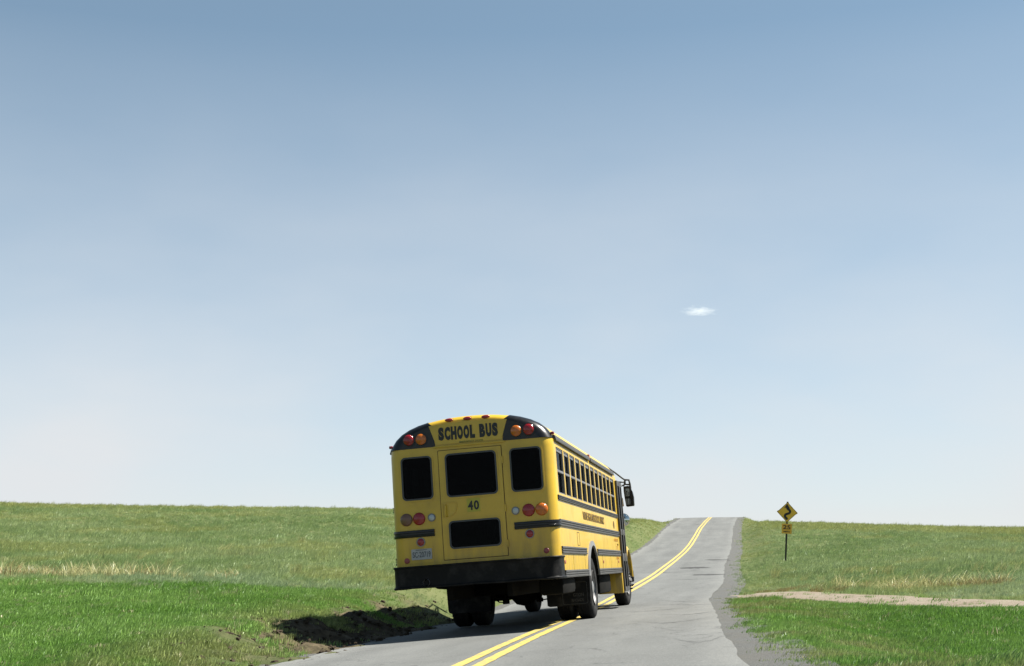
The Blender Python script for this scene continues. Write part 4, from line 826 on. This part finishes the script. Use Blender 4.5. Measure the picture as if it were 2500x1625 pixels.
x, y, lat = grow(30000, 24, 118, 1.1); d = np.hypot(x, y); pt = sstep(.45, .62, fbm(x*.5+12, y*.3+2, 4))*.35+sstep(74, 84, d)*.7; k = (rng.random(len(x)) < pt) & (lawn_mask(x, y, lat) < .05); x, y, d = x[k], y[k], d[k]
t_ = rng.random(len(x)); scatter('tall_stems', np.stack([x, y, ground_z(x, y)-.01], 1), rng.uniform(.3, .85, len(x)), mixc((.17, .27, .10), (.40, .40, .17), t_), P_tall)
# straw-coloured tussocks one can count, and the dry grass bank by the left lawn
straw = grass_mat('straw_blades', False, ((.33, .35, .12), (.50, .49, .21)))
tm = [blade_mesh('grass_tussock', 70, .22, .62, .006, .35, straw, .45, 4, 40+k) for k in range(4)]
tus = [(230, 1352, 34), (330, 1350, 36), (410, 1362, 33), (600, 1372, 32), (720, 1375, 31), (820, 1372, 31), (905, 1374, 31), (660, 1318, 50), (735, 1318, 50), (545, 1340, 42), (1960, 1398, 36), (2000, 1402, 35), (2040, 1416, 31), (2065, 1392, 38), (2100, 1405, 34), (2130, 1398, 36), (2165, 1398, 36), (2240, 1398, 36), (2310, 1412, 32), (2385, 1412, 32), (2440, 1414, 31), (2465, 1366, 45), (2480, 1416, 31), (1890, 1393, 40), (2000, 1420, 30), (2340, 1440, 27.5), (2240, 1436, 28)]
for k, (x_, y_, d_) in enumerate(tus):
    p3 = px(x_, y_, d_); o = link(bpy.data.objects.new('grass_tussock', tm[k % 4])); o.location = (p3[0], p3[1], float(ground_z(p3[:1], p3[1:2])[0])-.03)
    s_ = random.uniform(.4, .78); o.scale = (s_*random.uniform(.9, 1.5), s_, s_*random.uniform(.8, 1.1)); o.rotation_euler.z = random.uniform(-.5, .5)
    left = x_ < 1250
    lab = ('straw yellow grass tussock in the meadow behind the lawn and bus' if d_ < 38 else 'small pale tussock far up the meadow slope behind the lawn') if left else ('straw yellow grass tussock close behind the dirt track' if d_ < 32 else 'small straw tussock high on the slope, alone beyond the others behind the dirt track' if d_ == 45 else 'yellow tussock right beside the warning sign post' if x_ == 1890 else 'straw yellow grass tussock in open meadow between dirt track and warning sign distance')
    tag(o, lab, 'grass tussock', 'straw tussocks in the meadows')
P_straw = protos('dry_straw', [dict(n=34, spread=.25, h=.42, w=.006, lean=.5, droop=.8), dict(n=30, spread=.3, h=.30, w=.006, lean=.2, droop=1.2)])
def clump(cx, cy, d_, sx, sy, n_):
    p3 = px(cx, cy, d_); return p3[0]+rng.normal(0, sx, n_), p3[1]+rng.normal(0, sy, n_)
xs, yy = [], []
for a in ((60, 1408, 28, 1.1, .7, 26), (150, 1400, 28.5, 1.0, .7, 28), (220, 1398, 28.5, .6, .6, 22), (330, 1408, 27.8, .4, .4, 6), (430, 1400, 28.5, .5, .4, 7), (520, 1402, 28.3, .4, .4, 6), (2330, 1440, 27.5, .9, .25, 22), (2230, 1434, 28, .5, .2, 10), (2080, 1420, 30, .5, .2, 10)):
    a_, b_ = clump(*a); xs.append(a_); yy.append(b_)
x, y = np.concatenate(xs), np.concatenate(yy); t_ = rng.random(len(x)); tint = mixc((.27, .27, .11), (.42, .39, .19), t_); rr_ = rng.random(len(x)) < .10; tint[rr_] = (.24, .15, .06)
scatter('dry_grass', np.stack([x, y, ground_z(x, y)-.01], 1), rng.uniform(.35, 1.0, len(x)), tint, P_straw)
# loose clods on the bank
cl = bpy.data.collections.new('clods'); soilm = ground_like('soil_clod', (.03, .022, .015), (.09, .07, .046), (.05, .038, .026), 12, 3)
for k in range(4):
    bm = bmesh.new(); bmesh.ops.create_icosphere(bm, subdivisions=2, radius=1); r = random.Random(k)
    for v in bm.verts: v.co *= r.uniform(.5, 1.25); v.co.z *= .6
    me = bpy.data.meshes.new('soil_clod'); bm.to_mesh(me); bm.free(); me.materials.append(soilm); cl.objects.link(bpy.data.objects.new('soil_clod', me))
x, y = polar(60000, 9, 30, 1.0); s = soil_mask(x, y); k = rng.random(len(x)) < s*.7; x, y = x[k], y[k]
zc_ = ground_z(x, y)+np.maximum((fbm(x*2.2, y*2.2, 5)-.45)*0.36+(fbm(x*7+9, y*7, 3)-.5)*0.10, -.06)*soil_mask(x, y)
scatter('loose_soil', np.stack([x, y, zc_], 1), .01+.05*rng.random(len(x))**4, np.ones((len(x), 3)), cl)

# ------------------------------------------------------------------ small cloud
m = bpy.data.materials.new('cloud_vapour'); m.use_nodes = True; n = m.node_tree; n.nodes.clear(); L = n.links
o_ = n.nodes.new('ShaderNodeOutputMaterial'); pv = n.nodes.new('ShaderNodeVolumePrincipled'); pv.inputs['Color'].default_value = (1, 1, 1, 1); pv.inputs['Anisotropy'].default_value = .2; L.new(pv.outputs[0], o_.inputs['Volume'])
tc = n.nodes.new('ShaderNodeTexCoord'); ln = n.nodes.new('ShaderNodeVectorMath'); ln.operation = 'LENGTH'; L.new(tc.outputs['Object'], ln.inputs[0])
fall = ramp(n, ln.outputs['Value'], 0.1, .95, 1.0, 0.0); nz = noise_node(n, 3.2, 8, .7, vec=tc.outputs['Object'])
sb = n.nodes.new('ShaderNodeMath'); sb.operation = 'MULTIPLY_ADD'; L.new(nz, sb.inputs[0]); sb.inputs[1].default_value = 2.2; sb.inputs[2].default_value = -1.25
ad = n.nodes.new('ShaderNodeMath'); ad.operation = 'ADD'; L.new(sb.outputs[0], ad.inputs[0]); L.new(fall, ad.inputs[1]); dn = ramp(n, ad.outputs[0], .3, 1.0, 0, .05); L.new(dn, pv.inputs['Density'])
bm = bmesh.new(); bmesh.ops.create_icosphere(bm, subdivisions=4, radius=1); me = bpy.data.meshes.new('cloud')
for v in bm.verts:
    if v.co.z < 0: v.co.z *= .35
    elif abs(v.co.x-.05) < .3: v.co.z *= 1+.5*math.cos((v.co.x-.05)/.3*math.pi/2)
bm.to_mesh(me); bm.free(); me.materials.append(m)
cloud = link(bpy.data.objects.new('cloud', me)); cloud.location = px(1706, 762, 1500); cloud.scale = (33, 14, 12)
tag(cloud, 'single small white cloud floating in the clear sky', 'cloud')
